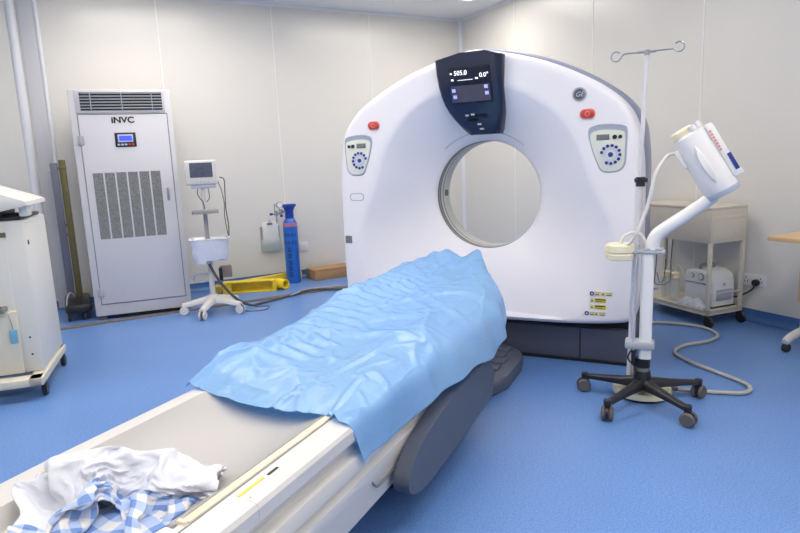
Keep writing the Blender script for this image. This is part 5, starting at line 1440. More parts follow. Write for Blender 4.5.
for deg in (173, 247, 327, 40, 105):
    a = math.radians(deg)
    dx, dy = math.cos(a), math.sin(a)
    bm = nb()
    u_ = Vector((dx, dy, 0)); w_ = Vector((-dy, dx, 0))
    st_ = [(0.03, 0.038, 0.155, 0.10), (0.12, 0.03, 0.135, 0.09), (0.2, 0.026, 0.115, 0.075), (0.262, 0.024, 0.10, 0.07)]
    rr = []
    for d, hw, zt, zb in st_:
        c_ = Vector((-0.01, 0, 0))+u_*d
        rr.append([bm.verts.new(c_+w_*sx*hw*k_+Vector((0, 0, z))) for sx, k_, z in ((-1, 1, zb), (-1, 1, (zt*2+zb)/3), (-1, .5, zt), (1, .5, zt), (1, 1, (zt*2+zb)/3), (1, 1, zb))])
    for p, q in zip(rr, rr[1:]):
        for i in range(6):
            bm.faces.new((p[i], p[(i+1) % 6], q[(i+1) % 6], q[i]))
    bm.faces.new(rr[0]); bm.faces.new(rr[-1][::-1])
    lg = obj('leg', bm, 'stand', mo, smooth=60)
    c_ = Vector((-0.01, 0, 0))+u_*0.25
    bm = nb()
    for sx in (-1, 1):
        cyl(bm, c_+w_*sx*0.010+Vector((0, 0, 0.038)), c_+w_*sx*0.026+Vector((0, 0, 0.038)), 0.038, bev=0.005, mi=1)
    cyl(bm, c_-w_*0.008+Vector((0, 0, 0.045)), c_+w_*0.008+Vector((0, 0, 0.045)), 0.036, mi=0)
    cyl(bm, c_+Vector((0, 0, 0.06)), c_+Vector((0, 0, 0.10)), 0.012)
    obj('castor', bm, ['castor', 'stand'], lg)
bm = nb(); box(bm, 0.065, 0.165, 0.0, 0.06, 0.30, 0.40, 0.008)
pb_ = obj('power_box', bm, mat('taupe plastic', (138, 124, 116), 0.5), mo)
bm = nb(); box(bm, 0.055, 0.085, -0.008, 0.01, 0.28, 0.39, 0.004)
obj('power_plug', bm, 'softblack', pb_)
bm = nb(); tube(bm, [(0.13, 0.0, 1.16), (0.165, 0, 1.14), (0.165, 0, 1.05), (0.16, 0.0, 0.9), (0.17, 0, 0.75), (0.165, 0, 0.66)], 0.005, 6); tube(bm, [(0.112, 0.0, 1.13), (0.135, 0, 1.06), (0.15, 0, 0.95), (0.145, 0, 0.82), (0.16, 0, 0.66)], 0.004, 6)
obj('cable', bm, 'cable', mo)
bm = nb(); tube(bm, [(-0.05, 0, 1.08), (-0.055, -0.03, 1.02), (-0.02, -0.04, 0.96), (-0.012, -0.03, 0.90)], 0.004, 6); tube(bm, [(0.03, 0, 1.08), (0.035, -0.03, 1.0), (0.01, -0.04, 0.96)], 0.004, 6)
obj('cable', bm, 'cable', mo)
bm = nb(); tube(bm, [(-0.02, 0.05, 0.28), (-0.12, 0.06, 0.27), (-0.16, 0.06, 0.30), (-0.13, 0.05, 0.345), (-0.05, 0.04, 0.345), (-0.01, 0.03, 0.34)], 0.009, 8)
obj('push_handle', bm, 'recess', mo)

# ------------------------------------------------------------------ cables on the floor
bm = nb(); tube(bm, [(1.00, 5.24, 0.44), (1.06, 5.22, 0.30), (1.18, 5.22, 0.13), (1.33, 5.30, 0.022), (1.48, 5.36, 0.014), (1.68, 5.44, 0.014), (1.88, 5.52, 0.024), (2.05, 5.53, 0.024), (2.2, 5.47, 0.016), (2.38, 5.3, 0.014), (2.5, 5.0, 0.014)], 0.012, 8)
o = obj('ventilator_hose', bm, 'cable'); tag(o, 'dark grey hose running from the monitor stand across the floor strip', 'hose')
bm = nb(); tube(bm, [(1.75, 5.42, 0.028), (1.86, 5.50, 0.03), (1.95, 5.62, 0.012), (2.02, 5.54, 0.036), (2.12, 5.535, 0.030), (2.3, 5.55, 0.022)], 0.008, 8)
o = obj('flat_cable', bm, 'hose'); tag(o, 'short beige cable lying on the brown floor strip near the cylinder', 'cable')
bm = nb(); tube(bm, [(1.23, 5.20, 0.007), (1.30, 5.12, 0.006), (1.42, 5.11, 0.006), (1.47, 5.22, 0.006), (1.36, 5.27, 0.006)], 0.004, 6)
o = obj('thin_cable', bm, 'cable'); tag(o, 'thin grey cable curled on the floor beside the monitor stand castors', 'cable')

# ------------------------------------------------------------------ oxygen cylinder
cy = thing('oxygen_cylinder', 'blue gas cylinder with dark characters standing against the wall', 'gas cylinder', (2.03, 6.14, 0), 0)
bm = nb()
lathe(bm, [(0, 0.0), (0.066, 0.0), (0.073, 0.012), (0.075, 0.05), (0.075, 0.60), (0.070, 0.64), (0.052, 0.675), (0.036, 0.69), (0.03, 0.70), (0, 0.70)], 36)
obj('tank', bm, 'pvcyl', cy)
bm = nb()
lathe(bm, [(0.074, 0.598), (0.0765, 0.6), (0.0725, 0.64), (0.068, 0.638)], 36, closed=True)
obj('shoulder_band', bm, mat('pink shoulder band', (178, 120, 150), 0.5), cy)
bm = nb()
lathe(bm, [(0.04, 0.672), (0.045, 0.69), (0.045, 0.76), (0.058, 0.795), (0.076, 0.81), (0.076, 0.83), (0.066, 0.83), (0.05, 0.80), (0.038, 0.77), (0.038, 0.68)], 28, closed=True)
obj('valve_guard', bm, 'pvcap', cy)
# valve and regulator
bm = nb(); cyl(bm, (0, 0, 0.69), (0, 0, 0.80), 0.014); cyl(bm, (0, 0, 0.76), (-0.10, -0.04, 0.76), 0.011); cyl(bm, (-0.10, -0.04, 0.735), (-0.10, -0.04, 0.79), 0.018)
cyl(bm, (-0.10, -0.04, 0.745), (-0.22, -0.05, 0.745), 0.008); cyl(bm, (-0.155, -0.05, 0.725), (-0.155, -0.05, 0.775), 0.02); cyl(bm, (-0.155, -0.05, 0.65), (-0.155, -0.05, 0.725), 0.007)
cyl(bm, (-0.17, -0.05, 0.77), (-0.17, -0.05, 0.85), 0.005)
rg_ = obj('regulator', bm, 'chrome', cy)
bm = nb(); cyl(bm, (-0.12, -0.075, 0.835), (-0.12, -0.045, 0.835), 0.034, bev=0.005); cyl(bm, (-0.12, -0.05, 0.76), (-0.12, -0.05, 0.81), 0.006)
ga = obj('gauge', bm, 'steel', rg_)
bm = nb(); cyl(bm, (-0.12, -0.077, 0.835), (-0.12, -0.074, 0.835), 0.026)
obj('gauge_face', bm, 'paper', ga)
bm = nb(); cyl(bm, (-0.195, -0.052, 0.745), (-0.222, -0.052, 0.745), 0.013); obj('valve_knob', bm, 'keyblue', rg_)
bm = nb(); cyl(bm, (-0.10, -0.06, 0.72), (-0.10, -0.03, 0.72), 0.013)
obj('valve_knob', bm, 'keyblue', rg_)
# painted characters: illegible brush marks wrapped on the tank
bm = nb()
rnd = random.Random(5)
def mark(ang, z, w, h):
    r = 0.0756
    n = 3
    p = []
    for k_ in range(n+1):
        a = ang-w/2/r+w/r*k_/n
        p.append((r*math.cos(a), r*math.sin(a)))
    lo = [bm.verts.new((x, y, z-h/2)) for x, y in p]
    hi = [bm.verts.new((x, y, z+h/2)) for x, y in p]
    for k_ in range(n):
        bm.faces.new((lo[k_], lo[k_+1], hi[k_+1], hi[k_]))
def glyph(ang, z, s):
    for q in range(3):
        mark(ang, z-s*0.4+q*s*0.4+rnd.uniform(-.003, .003), s*rnd.uniform(.6, .95), s*0.14)
    mark(ang-0.25*s/0.0756, z, s*0.13, s*rnd.uniform(.7, 1.0))
    mark(ang+rnd.uniform(0.05, .3)*s/0.0756, z, s*0.13, s*rnd.uniform(.7, 1.0))
view = -PI/2-0.32
for q in range(4):
    glyph(view-0.75+q*0.48, 0.515, 0.027)
for q in range(4):
    glyph(view-0.8+q*0.5, 0.435, 0.031)
for z in (0.36, 0.295, 0.225, 0.165, 0.10):
    glyph(view-0.28, z, 0.05)
for q in range(11):
    glyph(view+0.75, 0.40-q*0.033, 0.02)
obj('painted_characters', bm, mat('dark blue paint', (20, 40, 96), 0.5), cy, smooth=0)

# ------------------------------------------------------------------ wall pocket with card, sockets
wp = thing('wall_pocket', 'clear plastic wall pocket holding a white card left of the cylinder', 'document holder', (1.875, WY, 0), 0)
bm = nb(); box(bm, -0.11, 0.10, -0.004, 0.0, 0.34, 0.60, 0.001); box(bm, -0.11, 0.10, -0.055, -0.050, 0.34, 0.47, 0.001); box(bm, -0.11, 0.10, -0.055, 0.0, 0.335, 0.342, 0.001)
box(bm, -0.113, -0.108, -0.055, 0.0, 0.34, 0.47); box(bm, 0.098, 0.103, -0.055, 0.0, 0.34, 0.47)
obj('pocket', bm, 'plastic_clear', wp)
bm = nb(); box(bm, -0.09, 0.082, -0.03, -0.022, 0.40, 0.65, 0.001)
obj('card', bm, 'paper', wp)
bm = nb(); box(bm, -0.04, 0.02, -0.036, -0.02, 0.615, 0.64, 0.003); tube(bm, [(-0.02, -0.03, 0.64), (-0.01, -0.03, 0.665), (0.0, -0.03, 0.64)], 0.003, 6)
obj('clip', bm, 'steel', wp)
bm = nb(); box(bm, 2.19, 2.285, WY-0.012, WY, 0.29, 0.39, 0.004)
o = obj('wall_outlet', bm, 'socket'); tag(o, 'small white wall outlet just right of the blue cylinder', 'outlet')

# ------------------------------------------------------------------ yellow steel frame
ys = thing('yellow_jack_frame', 'yellow painted steel lifting frame lying on the floor by the cylinder', 'steel frame', (0, 0, 0), 0)
def beam(bm, p, q, hw, z0, z1, open_front=True):
    p, q = Vector(p), Vector(q)
    d = (q-p).normalized(); w = Vector((-d.y, d.x, 0)); L = (q-p).length
    mx = Matrix.Translation(p) @ Matrix(((d.x, w.x, 0, 0), (d.y, w.y, 0, 0), (0, 0, 1, 0), (0, 0, 0, 1)))
    t = 0.014
    box(bm, 0, L, -hw, hw, z1-t, z1, 0.003, mx=mx)
    box(bm, 0, L, -hw, hw, z0, z0+t, 0.003, mx=mx)
    if open_front:
        box(bm, 0, L, hw-t, hw, z0+t, z1-t, mx=mx)
        box(bm, 0, L*0.16, -hw, -hw+t, z0+t, z1-t, mx=mx)
        box(bm, L*0.92, L, -hw, -hw+t, z0+t, z1-t, mx=mx)
    else:
        box(bm, 0, L, -hw, hw, z0+t, z1-t, mx=mx)
bm = nb(); beam(bm, (1.27, 6.06, 0), (1.76, 5.88, 0), 0.05, 0.0, 0.115)
obj('main_channel', bm, 'yellow', ys)
bm = nb(); lathe(bm, [(0.036, -0.075), (0.052, -0.075), (0.052, 0.06), (0.036, 0.06)], 24, (1.805, 5.865, 0.058), (0.5, -0.86, 0), closed=True)
obj('end_sleeve', bm, 'yellow', ys)
bm = nb(); beam(bm, (1.42, 6.12, 0), (2.15, 6.265, 0), 0.03, 0.012, 0.095, False)
obj('rear_bar', bm, 'yellow', ys)
bm = nb(); cyl(bm, (1.20, 6.0, 0.05), (1.23, 6.13, 0.05), 0.042, bev=0.006); cyl(bm, (1.22, 6.07, 0.05), (1.30, 6.04, 0.05), 0.035)
obj('pivot', bm, mat('worn ochre steel', (178, 150, 70), 0.5), ys)

# ------------------------------------------------------------------ cardboard box
cb = thing('cardboard_box', 'flat brown cardboard box on the floor between cylinder and gantry', 'box', (2.235, 6.035, 0), math.radians(3))
bm = nb(); box(bm, 0, 0.46, 0, 0.24, 0, 0.105, 0.003)
obj('carton', bm, 'carton', cb)
bm = nb(); box(bm, -0.006, 0.466, 0.0, 0.115, 0.106, 0.110, 0.001, mx=Matrix.Translation((0, 0, 0.003)) @ Matrix.Rotation(math.radians(1.5), 4, 'X'))
obj('flap', bm, 'carton', cb)
bm = nb(); box(bm, -0.006, 0.466, 0.135, 0.245, 0.106, 0.110, 0.001)
obj('flap', bm, 'carton', cb)
bm = nb(); box(bm, 0.0, 0.46, 0.113, 0.137, 0.104, 0.1065)
obj('flap_gap', bm, 'ink', cb, smooth=0)

# ------------------------------------------------------------------ five-star castor base helper
def star_base(parent, angles, R, zc, m_leg, m_cast):
    for deg in angles:
        a = math.radians(deg)
        u_ = Vector((math.cos(a), math.sin(a), 0)); w_ = Vector((-math.sin(a), math.cos(a), 0))
        bm = nb()
        rr = []
        for d, hw, zt, zb in ((0.015, 0.026, zc+0.035, zc-0.02), (0.10, 0.023, zc+0.02, zc-0.018), (0.2, 0.019, zc+0.006, zc-0.02), (R-0.015, 0.017, zc-0.002, zc-0.025), (R+0.012, 0.012, zc-0.006, zc-0.023)):
            rr.append([bm.verts.new(u_*d+w_*hw*k_+Vector((0, 0, z))) for k_, z in ((-1, zb), (-1, (zt*2+zb)/3), (-.55, zt), (.55, zt), (1, (zt*2+zb)/3), (1, zb))])
        for p, q in zip(rr, rr[1:]):
            for i in range(6):
                bm.faces.new((p[i], p[(i+1) % 6], q[(i+1) % 6], q[i]))
        bm.faces.new(rr[0]); bm.faces.new(rr[-1][::-1])
        cyl(bm, u_*R+Vector((0, 0, zc-0.03)), u_*R+Vector((0, 0, zc+0.002)), 0.018, bev=0.004)
        lg = obj('leg', bm, m_leg, parent, smooth=50)
        bm = nb()
        c_ = u_*R
        sw = Vector((math.cos(a+0.5), math.sin(a+0.5), 0)); ax = Vector((-sw.y, sw.x, 0))
        c_ = c_+sw*0.006
        rw = 0.035
        for sx in (-1, 1):
            cyl(bm, c_+ax*sx*0.007+Vector((0, 0, rw)), c_+ax*sx*0.027+Vector((0, 0, rw)), rw, bev=0.007, mi=0)
        cyl(bm, c_-ax*0.006+Vector((0, 0, rw+0.004)), c_+ax*0.006+Vector((0, 0, rw+0.004)), rw-0.004, mi=1)
        cyl(bm, c_+Vector((0, 0, rw+0.01)), c_+Vector((0, 0, zc-0.028)), 0.01, mi=1)
        obj('castor', bm, [m_cast, 'softblack'], lg)

# ------------------------------------------------------------------ IV pole on round cream base
iv = thing('iv_pole', 'slim silver drip pole with two hooks on a round cream base', 'iv pole', (2.45, 2.03, 0), math.radians(-50.4))
bm = nb(); lathe(bm, [(0, 0.052), (0.115, 0.052), (0.138, 0.046), (0.143, 0.036), (0.143, 0.016), (0.0, 0.016)], 48, (0.022, 0.035, 0))
obj('base_disc', bm, 'injcream', iv)
bm = nb(); lathe(bm, [(0, 0.0), (0.126, 0.0), (0.131, 0.016), (0, 0.016)], 48, (0.022, 0.035, 0))
obj('rubber_ring', bm, 'softblack', iv)
bm = nb(); cyl(bm, (-0.040, 0.02, 0.05), (-0.016, 0, 1.10), 0.0165)
obj('lower_tube', bm, 'polewhite', iv)
bm = nb(); cyl(bm, (-0.016, 0, 1.08), (-0.0, 0, 1.685), 0.010)
obj('upper_tube', bm, 'polewhite', iv)
bm = nb(); cyl(bm, (-0.012, 0, 1.07), (-0.012, 0, 1.115), 0.022); cyl(bm, (-0.04, -0.01, 1.10), (0.02, -0.01, 1.10), 0.010)
obj('height_clamp', bm, 'softblack', iv)
bm = nb()
tube(bm, [(-0.135+0.022*math.cos(math.radians(a))+0.0, 0, 1.682+0.022*math.sin(math.radians(a))) for a in (40, 90, 140, 190, 240, 290, 335)]+[(-0.10, 0, 1.690), (-0.05, 0, 1.692), (0.05, 0, 1.694), (0.10, 0, 1.694)]+[(0.137+0.022*math.cos(math.radians(a)), 0, 1.702+0.022*math.sin(math.radians(a))) for a in (205, 250, 300, 350, 40, 90, 140)], 0.0035, 8, 4)
cyl(bm, (0, 0, 1.675), (0, 0, 1.70), 0.012); cyl(bm, (-0.04, 0, 1.692), (0.04, 0, 1.692), 0.006)
obj('hook_bar', bm, 'steel', iv)

# ------------------------------------------------------------------ contrast injector on star base
inj = thing('contrast_injector', 'white injector head on a slanted arm and column with black star base', 'injector', (2.40, 1.96, 0), math.radians(-50.8))
off = 50.8
star_base(inj, [112+off, 189+off, 260+off, 337+off, 45+off], 0.295, 0.10, 'softblack', 'castor')
bm = nb(); lathe(bm, [(0, 0.08), (0.04, 0.08), (0.045, 0.11), (0.038, 0.15), (0.036, 0.17), (0, 0.17)], 28)
obj('hub', bm, 'softblack', inj)
bm = nb(); lathe(bm, [(0.0, 0.17), (0.030, 0.17), (0.030, 0.19), (0.0, 0.19)], 24)
obj('hub_collar', bm, 'lcdgrey', inj)
bm = nb(); lathe(bm, [(0, 0.19), (0.034, 0.19), (0.034, 0.235), (0, 0.235)], 24)
obj('hub_cap', bm, 'black', inj)
bm = nb(); prism(bm, roundrect(0.008, 0, 0.058, 0.055, 0.018), lambda u, v: Vector((u, v, 0.235)), Vector((0, 0, 0.522)))
obj('column', bm, 'injwhite', inj)
bm = nb(); box(bm, -0.085, 0.05, -0.042, 0.042, 0.285, 0.325, 0.01, 2)
obj('column_clamp', bm, 'slat', inj)
bm = nb(); box(bm, -0.07, 0.085, -0.035, 0.035, 0.757, 0.773, 0.006); box(bm, -0.01, 0.075, -0.03, 0.03, 0.773, 0.785, 0.004)
obj('platform', bm, 'slat', inj)
bm = nb(); tube(bm, [(0.028, 0, 0.775), (0.030, 0, 0.81), (0.05, 0, 0.85), (0.11, 0, 0.898), (0.19, 0, 0.956), (0.262, 0, 1.012), (0.285, 0, 1.04)], lambda t: 0.032-0.004*t, 20)
obj('arm', bm, 'injwhite', inj)
# head
hdv = (Vector((0.318, 0, 1.03))-Vector((0.163, 0, 1.30))).normalized()
h0 = Vector((0.165, 0, 1.305))
L = 0.30
bm = nb()
lathe(bm, [(0.0, -0.005), (0.060, -0.004), (0.073, 0.006), (0.076, 0.03), (0.078, 0.14), (0.079, 0.22), (0.077, 0.282), (0.074, 0.29), (0, 0.29)], 40, h0, hdv)
head = obj('injector_head', bm, 'injwhite', inj)
for v in head.data.vertices:      # slightly squarer at the lower end
    pass
bm = nb()
lathe(bm, [(0.0, 0.288), (0.076, 0.288), (0.077, 0.296), (0.072, 0.312), (0.0, 0.315)], 40, h0, hdv)
obj('head_band', bm, 'recess', head)
side_v = Vector((hdv.z*-1, 0, hdv.x))   # to the upper right
if side_v.x < 0:
    side_v = -side_v
fr_v = Vector((0, -1, 0))
MX = Matrix(((hdv.x, side_v.x, fr_v.x, h0.x), (hdv.y, side_v.y, fr_v.y, h0.y), (hdv.z, side_v.z, fr_v.z, h0.z), (0, 0, 0, 1)))
bm = nb(); box(bm, 0.0, 0.262, 0.062, 0.098, -0.055, 0.055, 0.01, 2, mx=MX)
pn = obj('side_panel', bm, 'injwhite', head)
bm = nb(); box(bm, 0.155, 0.235, 0.084, 0.1005, 0.035, 0.0575, 0.001, mx=MX)
obj('blue_strip', bm, 'labelblue', pn)
bm = nb()
for q in range(7):
    box(bm, 0.03+q*0.015, 0.041+q*0.015, 0.068, 0.078, 0.050, 0.0568, mx=MX)
obj('red_print', bm, mat('faded red print', (222, 160, 152), 0.5), pn, smooth=0)
bm = nb(); box(bm, 0.235, 0.262, 0.09, 0.108, -0.03, 0.05, 0.005, mx=MX)
obj('panel_catch', bm, 'injwhite', pn)
bm = nb()
pts = [(0.06, -0.012), (0.10, -0.028), (0.18, -0.030), (0.235, -0.018), (0.245, -0.004), (0.20, 0.008), (0.12, 0.004), (0.07, -0.004)]
P = catmull([(a, b, 0) for a, b in pts], 4, True)
n2 = len(P)
lo = [bm.verts.new(MX @ Vector((p.x, p.y, 0.074))) for p in P]
hi = [bm.verts.new(MX @ Vector((0.155+(p.x-0.155)*0.8, -0.011+(p.y+0.011)*0.65, 0.093))) for p in P]
for i in range(n2):
    bm.faces.new((lo[i], lo[(i+1) % n2], hi[(i+1) % n2], hi[i]))
bm.faces.new(hi); bm.faces.new(lo[::-1])
obj('grip_ridge', bm, 'injwhite', head, smooth=60)
bm = nb(); lathe(bm, [(0, -0.038), (0.04, -0.036), (0.052, -0.028), (0.054, -0.004), (0, -0.004)], 28, h0-side_v*0.022, hdv)
obj('top_cap', bm, 'injcream', head)
bm = nb(); lathe(bm, [(0, -0.035), (0.016, -0.035), (0.020, -0.004), (0, -0.004)], 18, h0+side_v*0.045+fr_v*0.02, hdv); lathe(bm, [(0, -0.028), (0.014, -0.028), (0.016, -0.004), (0, -0.004)], 18, h0+side_v*0.02+fr_v*0.05, hdv)
obj('syringe_socket', bm, 'polewhite', head)
bm = nb(); box(bm, 0.04, 0.13, -0.092, -0.072, -0.03, 0.03, 0.006, mx=MX)
obj('cable_boot', bm, 'injwhite', head)
hp_ = MX @ Vector((0.05, -0.085, 0.0))
bm = nb(); tube(bm, [hp_, hp_+Vector((-0.04, -0.01, -0.01)), Vector((0.03, -0.035, 1.13)), Vector((0.01, -0.045, 1.03)), Vector((-0.01, -0.05, 0.95)), Vector((-0.045, -0.06, 0.86)), Vector((-0.075, -0.05, 0.81)), Vector((-0.115, -0.03, 0.795))], 0.008, 10)
obj('head_cable', bm, 'hosewhite', inj)
bm = nb(); tube(bm, [(-0.12, 0.0, 0.79), (-0.10, 0.0, 0.835), (-0.06, 0.0, 0.855), (-0.02, 0.0, 0.84), (0.005, 0.0, 0.78)], 0.008, 10)
obj('tube_loop', bm, 'hosewhite', inj)
bm = nb(); lathe(bm, [(0, 0.802), (0.058, 0.802), (0.068, 0.796), (0.07, 0.785), (0.07, 0.765), (0.066, 0.762), (0.066, 0.755), (0.07, 0.752), (0.068, 0.73), (0.058, 0.725), (0, 0.725)], 36, (-0.118, 0.0, 0))
obj('cable_drum', bm, 'injcream', inj, 'round cream cable drum beside the column')
bm = nb(); tube(bm, [(-0.035, -0.02, 0.80), (-0.05, -0.03, 0.65), (-0.062, -0.03, 0.5), (-0.05, -0.035, 0.36), (-0.045, -0.03, 0.28)], 0.006, 8)
obj('column_cable', bm, 'recess', inj)
bm = nb(); box(bm, -0.055, -0.034, -0.02, 0.02, 0.20, 0.29, 0.003); tube(bm, [(-0.045, -0.02, 0.29), (-0.07, -0.03, 0.24), (-0.04, -0.03, 0.20)], 0.004, 6)
obj('cable_clip', bm, 'softblack', inj)

# floor hose
bm = nb(); tube(bm, [(2.57, 1.96, 0.04), (2.66, 1.92, 0.022), (2.76, 1.845, 0.013), (2.88, 1.745, 0.013), (2.97, 1.76, 0.013), (3.02, 1.84, 0.013), (3.05, 2.02, 0.013), (3.08, 2.18, 0.013), (3.15, 2.34, 0.013), (3.30, 2.40, 0.013), (3.52, 2.37, 0.013), (3.68, 2.42, 0.013), (3.76, 2.58, 0.013), (3.70, 2.76, 0.013), (3.58, 2.88, 0.013), (3.3, 2.95, 0.013), (3.0, 2.85, 0.013)], 0.0105, 10)
o = obj('floor_hose', bm, 'hose'); tag(o, 'beige grey hose snaking over the blue floor from the drip pole base', 'hose')
bm = nb(); cyl(bm, (2.575, 1.965, 0.042), (2.63, 1.935, 0.030), 0.017, 0.013)
o2 = obj('hose_end', bm, 'castor', None); o2.parent = o

# ------------------------------------------------------------------ cart with suction machine
cart = thing('trolley_cart', 'cream enamel trolley cart with cabinet top and open lower shelf', 'cart', (3.80, 2.58, 0), math.radians(-7))
CW, CD = 0.33, 0.72
bm = nb(); box(bm, 0, CW, 0, CD, 0.59, 0.82, 0.004)
obj('cabinet_box', bm, 'cartwhite', cart)
bm = nb(); box(bm, -0.003, CW+0.003, -0.003, CD+0.003, 0.82, 0.838, 0.004)
obj('top_tray', bm, 'cartwhite', cart)
bm = nb(); box(bm, 0.01, CW-0.01, -0.005, 0.0, 0.61, 0.775, 0.002); box(bm, 0.03, CW-0.03, -0.009, -0.004, 0.755, 0.762)
obj('drawer_front', bm, 'cartwhite', cart)
for x, y in ((0.012, 0.012), (CW-0.012, 0.012), (0.012, CD-0.012), (CW-0.012, CD-0.012)):
    bm = nb(); box(bm, x-0.012, x+0.012, y-0.012, y+0.012, 0.085, 0.592, 0.003)
    lg = obj('leg', bm, 'cartwhite', cart)
    bm = nb(); cyl(bm, (x-0.012, y-0.015, 0.04), (x+0.012, y-0.015, 0.04), 0.04, bev=0.006); box(bm, x-0.018, x+0.018, y-0.02, y+0.015, 0.06, 0.086, 0.003)
    obj('castor', bm, 'softblack', lg)
bm = nb(); box(bm, 0, CW, 0, CD, 0.10, 0.115, 0.002); box(bm, 0, CW, 0, 0.006, 0.085, 0.122); box(bm, 0, 0.006, 0, CD, 0.085, 0.122); box(bm, CW-0.006, CW, 0, CD, 0.085, 0.122)
obj('lower_shelf', bm, 'cartwhite', cart)
bm = nb(); tube(bm, [(0.025, 0.0, 0.235), (CW-0.025, 0.0, 0.235)], 0.005, 6, 1)
obj('guard_rail', bm, 'cartwhite', cart)
bm = nb(); tube(bm, [(0.03, -0.012, 0.47), (0.04, -0.03, 0.45), (0.03, -0.03, 0.48), (0.025, -0.012, 0.50)], 0.004, 6)
obj('hook', bm, 'steel', cart)
bm = nb(); tube(bm, [(-0.008, 0.32, 0.59), (-0.02, 0.32, 0.45), (-0.02, 0.32, 0.30), (-0.05, 0.34, 0.26), (-0.06, 0.42, 0.25), (-0.03, 0.46, 0.28), (-0.02, 0.46, 0.40), (-0.012, 0.46, 0.59)], 0.004, 6); tube(bm, [(-0.02, 0.37, 0.44), (-0.02, 0.38, 0.30), (-0.04, 0.40, 0.26), (-0.03, 0.44, 0.33)], 0.003, 6)
obj('wire_holder', bm, 'cable', cart)

sm = thing('suction_machine', 'white portable suction machine on the lower shelf of the cart', 'suction machine', (3.80, 2.58, 0.1155), math.radians(-7))
bm = nb()
pr_ = [(0.06, 0.0), (0.06, 0.17), (0.075, 0.235), (0.10, 0.262), (0.33, 0.262), (0.345, 0.24), (0.35, 0.0)]
pts = [(0.07, 0.0), (0.345, 0.0), (0.345, 0.2), (0.32, 0.245), (0.28, 0.258), (0.12, 0.258), (0.085, 0.24), (0.07, 0.19)]
# profile in y-z, extruded along x
prf = [(0.05, 0.006), (0.30, 0.006), (0.30, 0.20), (0.285, 0.245), (0.23, 0.262), (0.13, 0.262), (0.07, 0.235), (0.05, 0.18)]
prism(bm, prf, lambda u, v: Vector((0.095, u, v)), Vector((0.215, 0, 0)), 0.014, 3)
sb = obj('casing', bm, mat('clean white plastic', (226, 228, 230), 0.35), sm, smooth=50)
bm = nb(); box(bm, 0.09, 0.315, 0.045, 0.305, 0.0, 0.012, 0.004)
obj('rubber_foot', bm, 'ink', sm)
bm = nb(); box(bm, 0.088, 0.097, 0.06, 0.29, 0.165, 0.17); 
obj('casing_seam', bm, 'midgrey', sb)
for y, r in ((0.15, 0.026), (0.225, 0.018), (0.09, 0.014)):
    bm = nb(); cyl(bm, (0.096, y, 0.215), (0.086, y, 0.215), r, bev=0.003)
    gg = obj('gauge', bm, 'midgrey', sm)
    bm = nb(); cyl(bm, (0.087, y, 0.215), (0.0845, y, 0.215), r*0.75)
    obj('gauge_face', bm, 'labelwhite', gg)
bm = nb(); tube(bm, [(0.14, 0.20, 0.25), (0.14, 0.19, 0.29), (0.26, 0.19, 0.29), (0.26, 0.20, 0.25)], 0.010, 8, 4)
obj('carry_handle', bm, 'midgrey', sm)
bm = nb(); box(bm, 0.13, 0.28, 0.045, 0.052, 0.05, 0.13, 0.004); cyl(bm, (0.20, 0.055, 0.165), (0.20, 0.044, 0.165), 0.012)
obj('vent_panel', bm, 'recess', sm)
for y in (0.37, 0.45):
    bm = nb(); lathe(bm, [(0, 0.0), (0.032, 0.0), (0.034, 0.01), (0.034, 0.14), (0.026, 0.16), (0, 0.16)], 24, (0.075, y, 0.02))
    jr = obj('collection_jar', bm, 'glass', sm)
    bm = nb(); lathe(bm, [(0, 0.155), (0.032, 0.155), (0.032, 0.19), (0.012, 0.2), (0, 0.2)], 24, (0.075, y, 0.02)); tube(bm, [(0.075, y, 0.215), (0.07, y-0.02, 0.27), (0.065, y-0.05, 0.27), (0.08, y-0.075, 0.22)], 0.004, 6)
    obj('jar_lid', bm, 'injcream', jr)
# crumpled cloth on the shelf
bm = nb()
g = []
for i in range(31):
    line = []
    for j in range(25):
        u, v = i/30, j/24
        e = min(u, 1-u, v, 1-v)*4
        z = 0.1165+0.003+min(1, e)*(0.026+0.02*noise.noise(Vector((u*4, v*4, 3)))+0.018*max(0, ridge(Vector((u*3, v*3, 7)))-.4))
        a = 0.10*noise.noise(Vector((u*2, v*2, 5)))
        line.append(bm.verts.new((0.0+0.022+0.17*v*(1-.3*u), 0.03+0.26*u+a*0.15, max(z, 0.1175))))
    g.append(line)
for i in range(30):
    for j in range(24):
        bm.faces.new((g[i][j], g[i+1][j], g[i+1][j+1], g[i][j+1]))
o = obj('folded_cloth', bm, mat('blue striped white cloth', (208, 210, 220), 0.8, var=0.2, vscale=30), smooth=80)
o.location = (3.80, 2.58, 0); o.rotation_euler = (0, 0, math.radians(-7))
# sits beside the machine, at the front edge of the shelf
for v in o.data.vertices:
    v.co.x = 0.012+(v.co.x-0.022)*0.22 if False else v.co.x
    v.co.x = 0.010+(v.co.x-0.022)*0.44
    v.co.y = 0.05+(v.co.y-0.03)*0.95; v.co.z = 0.1175+(v.co.z-0.1175)*1.5
md = o.modifiers.new('thick', 'SOLIDIFY'); md.thickness = 0.001
tag(o, 'crumpled pale striped cloth on the cart shelf against the suction machine', 'cloth')

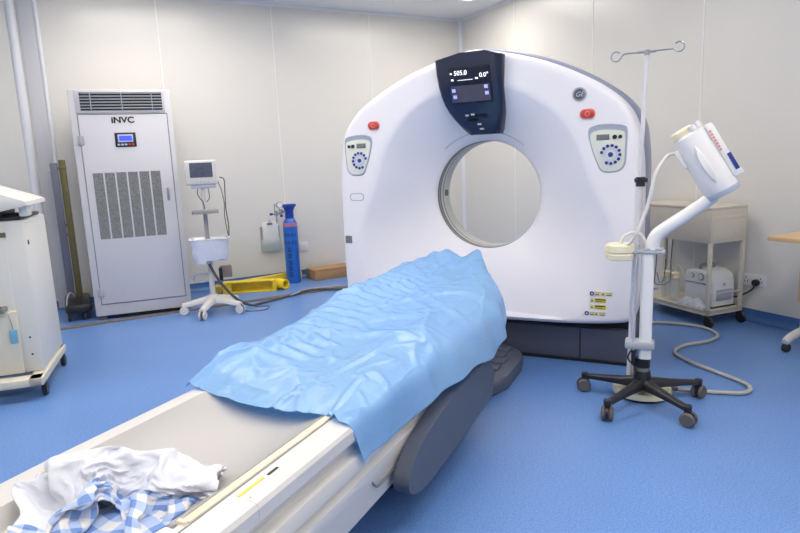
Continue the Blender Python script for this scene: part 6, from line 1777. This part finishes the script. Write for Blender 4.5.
# wall sockets at right with plug
def RW(y, z, t):           # point on right wall
    return Vector((xr(y)-t, y, z))
so = thing('double_socket', 'white double wall socket with a black plug right of the cart', 'socket', (xr(2.53), 2.53, 0), math.radians(90+2.7))
bm = nb(); box(bm, -0.10, 0.115, 0.0, 0.012, 0.255, 0.34, 0.004)
obj('face_plate', bm, 'socket', so)
bm = nb()
for x in (-0.06, 0.04):
    for dx, dz in ((0, 0.015), (-0.010, -0.012), (0.010, -0.012)):
        box(bm, x+dx-0.0025, x+dx+0.0025, 0.0115, 0.0135, 0.297+dz-0.006, 0.297+dz+0.006)
obj('socket_hole', bm, 'ink', so, smooth=0)
bm = nb(); box(bm, -0.09, 0.085, 0.0118, 0.0128, 0.297, 0.2975)
obj('plate_mark', bm, 'midgrey', so, smooth=0)
yy = 2.49
bm = nb(); p0 = RW(yy, 0.285, 0.013); cyl(bm, p0, p0+Vector((-0.035, 0, 0)), 0.024, bev=0.005)
tube(bm, [p0+Vector((-0.03, 0, -0.01)), p0+Vector((-0.05, 0.0, -0.04)), RW(2.55, 0.20, 0.05), RW(2.62, 0.165, 0.05), RW(2.72, 0.14, 0.05), RW(2.8, 0.135, 0.06)], 0.006, 8)
o = obj('power_cord', bm, 'black'); tag(o, 'black plug and cord running from wall socket to the cart', 'power cord')

# ------------------------------------------------------------------ desk at right edge
dk = thing('office_desk', 'light wood desk with white metal foot at the right edge', 'desk', (3.50, 2.03, 0), math.radians(0))
bm = nb(); box(bm, 0.0, 0.58, -1.3, 0.0, 0.70, 0.725, 0.004)
obj('desk_top', bm, 'wood', dk)
bm = nb(); box(bm, 0.30, 0.36, -1.2, -0.03, 0.30, 0.70, 0.003)
obj('modesty_panel', bm, 'wood', dk)
for y in (-0.03, -1.2):
    bm = nb(); tube(bm, [(0.20, y, 0.062), (0.25, y, 0.082), (0.36, y, 0.10), (0.46, y, 0.105), (0.56, y, 0.10)], lambda t: 0.02+0.006*math.sin(PI*t), 10)
    ft = obj('foot', bm, 'stand', dk)
    bm = nb(); box(bm, 0.38, 0.44, y-0.02, y+0.02, 0.11, 0.70, 0.006)
    obj('leg', bm, 'stand', dk)
    for x in (0.215, 0.53):
        bm = nb(); cyl(bm, (x, y-0.018, 0.026), (x, y+0.018, 0.026), 0.026, bev=0.005); cyl(bm, (x, y, 0.03), (x, y, 0.075), 0.008)
        obj('castor', bm, 'softblack', ft)
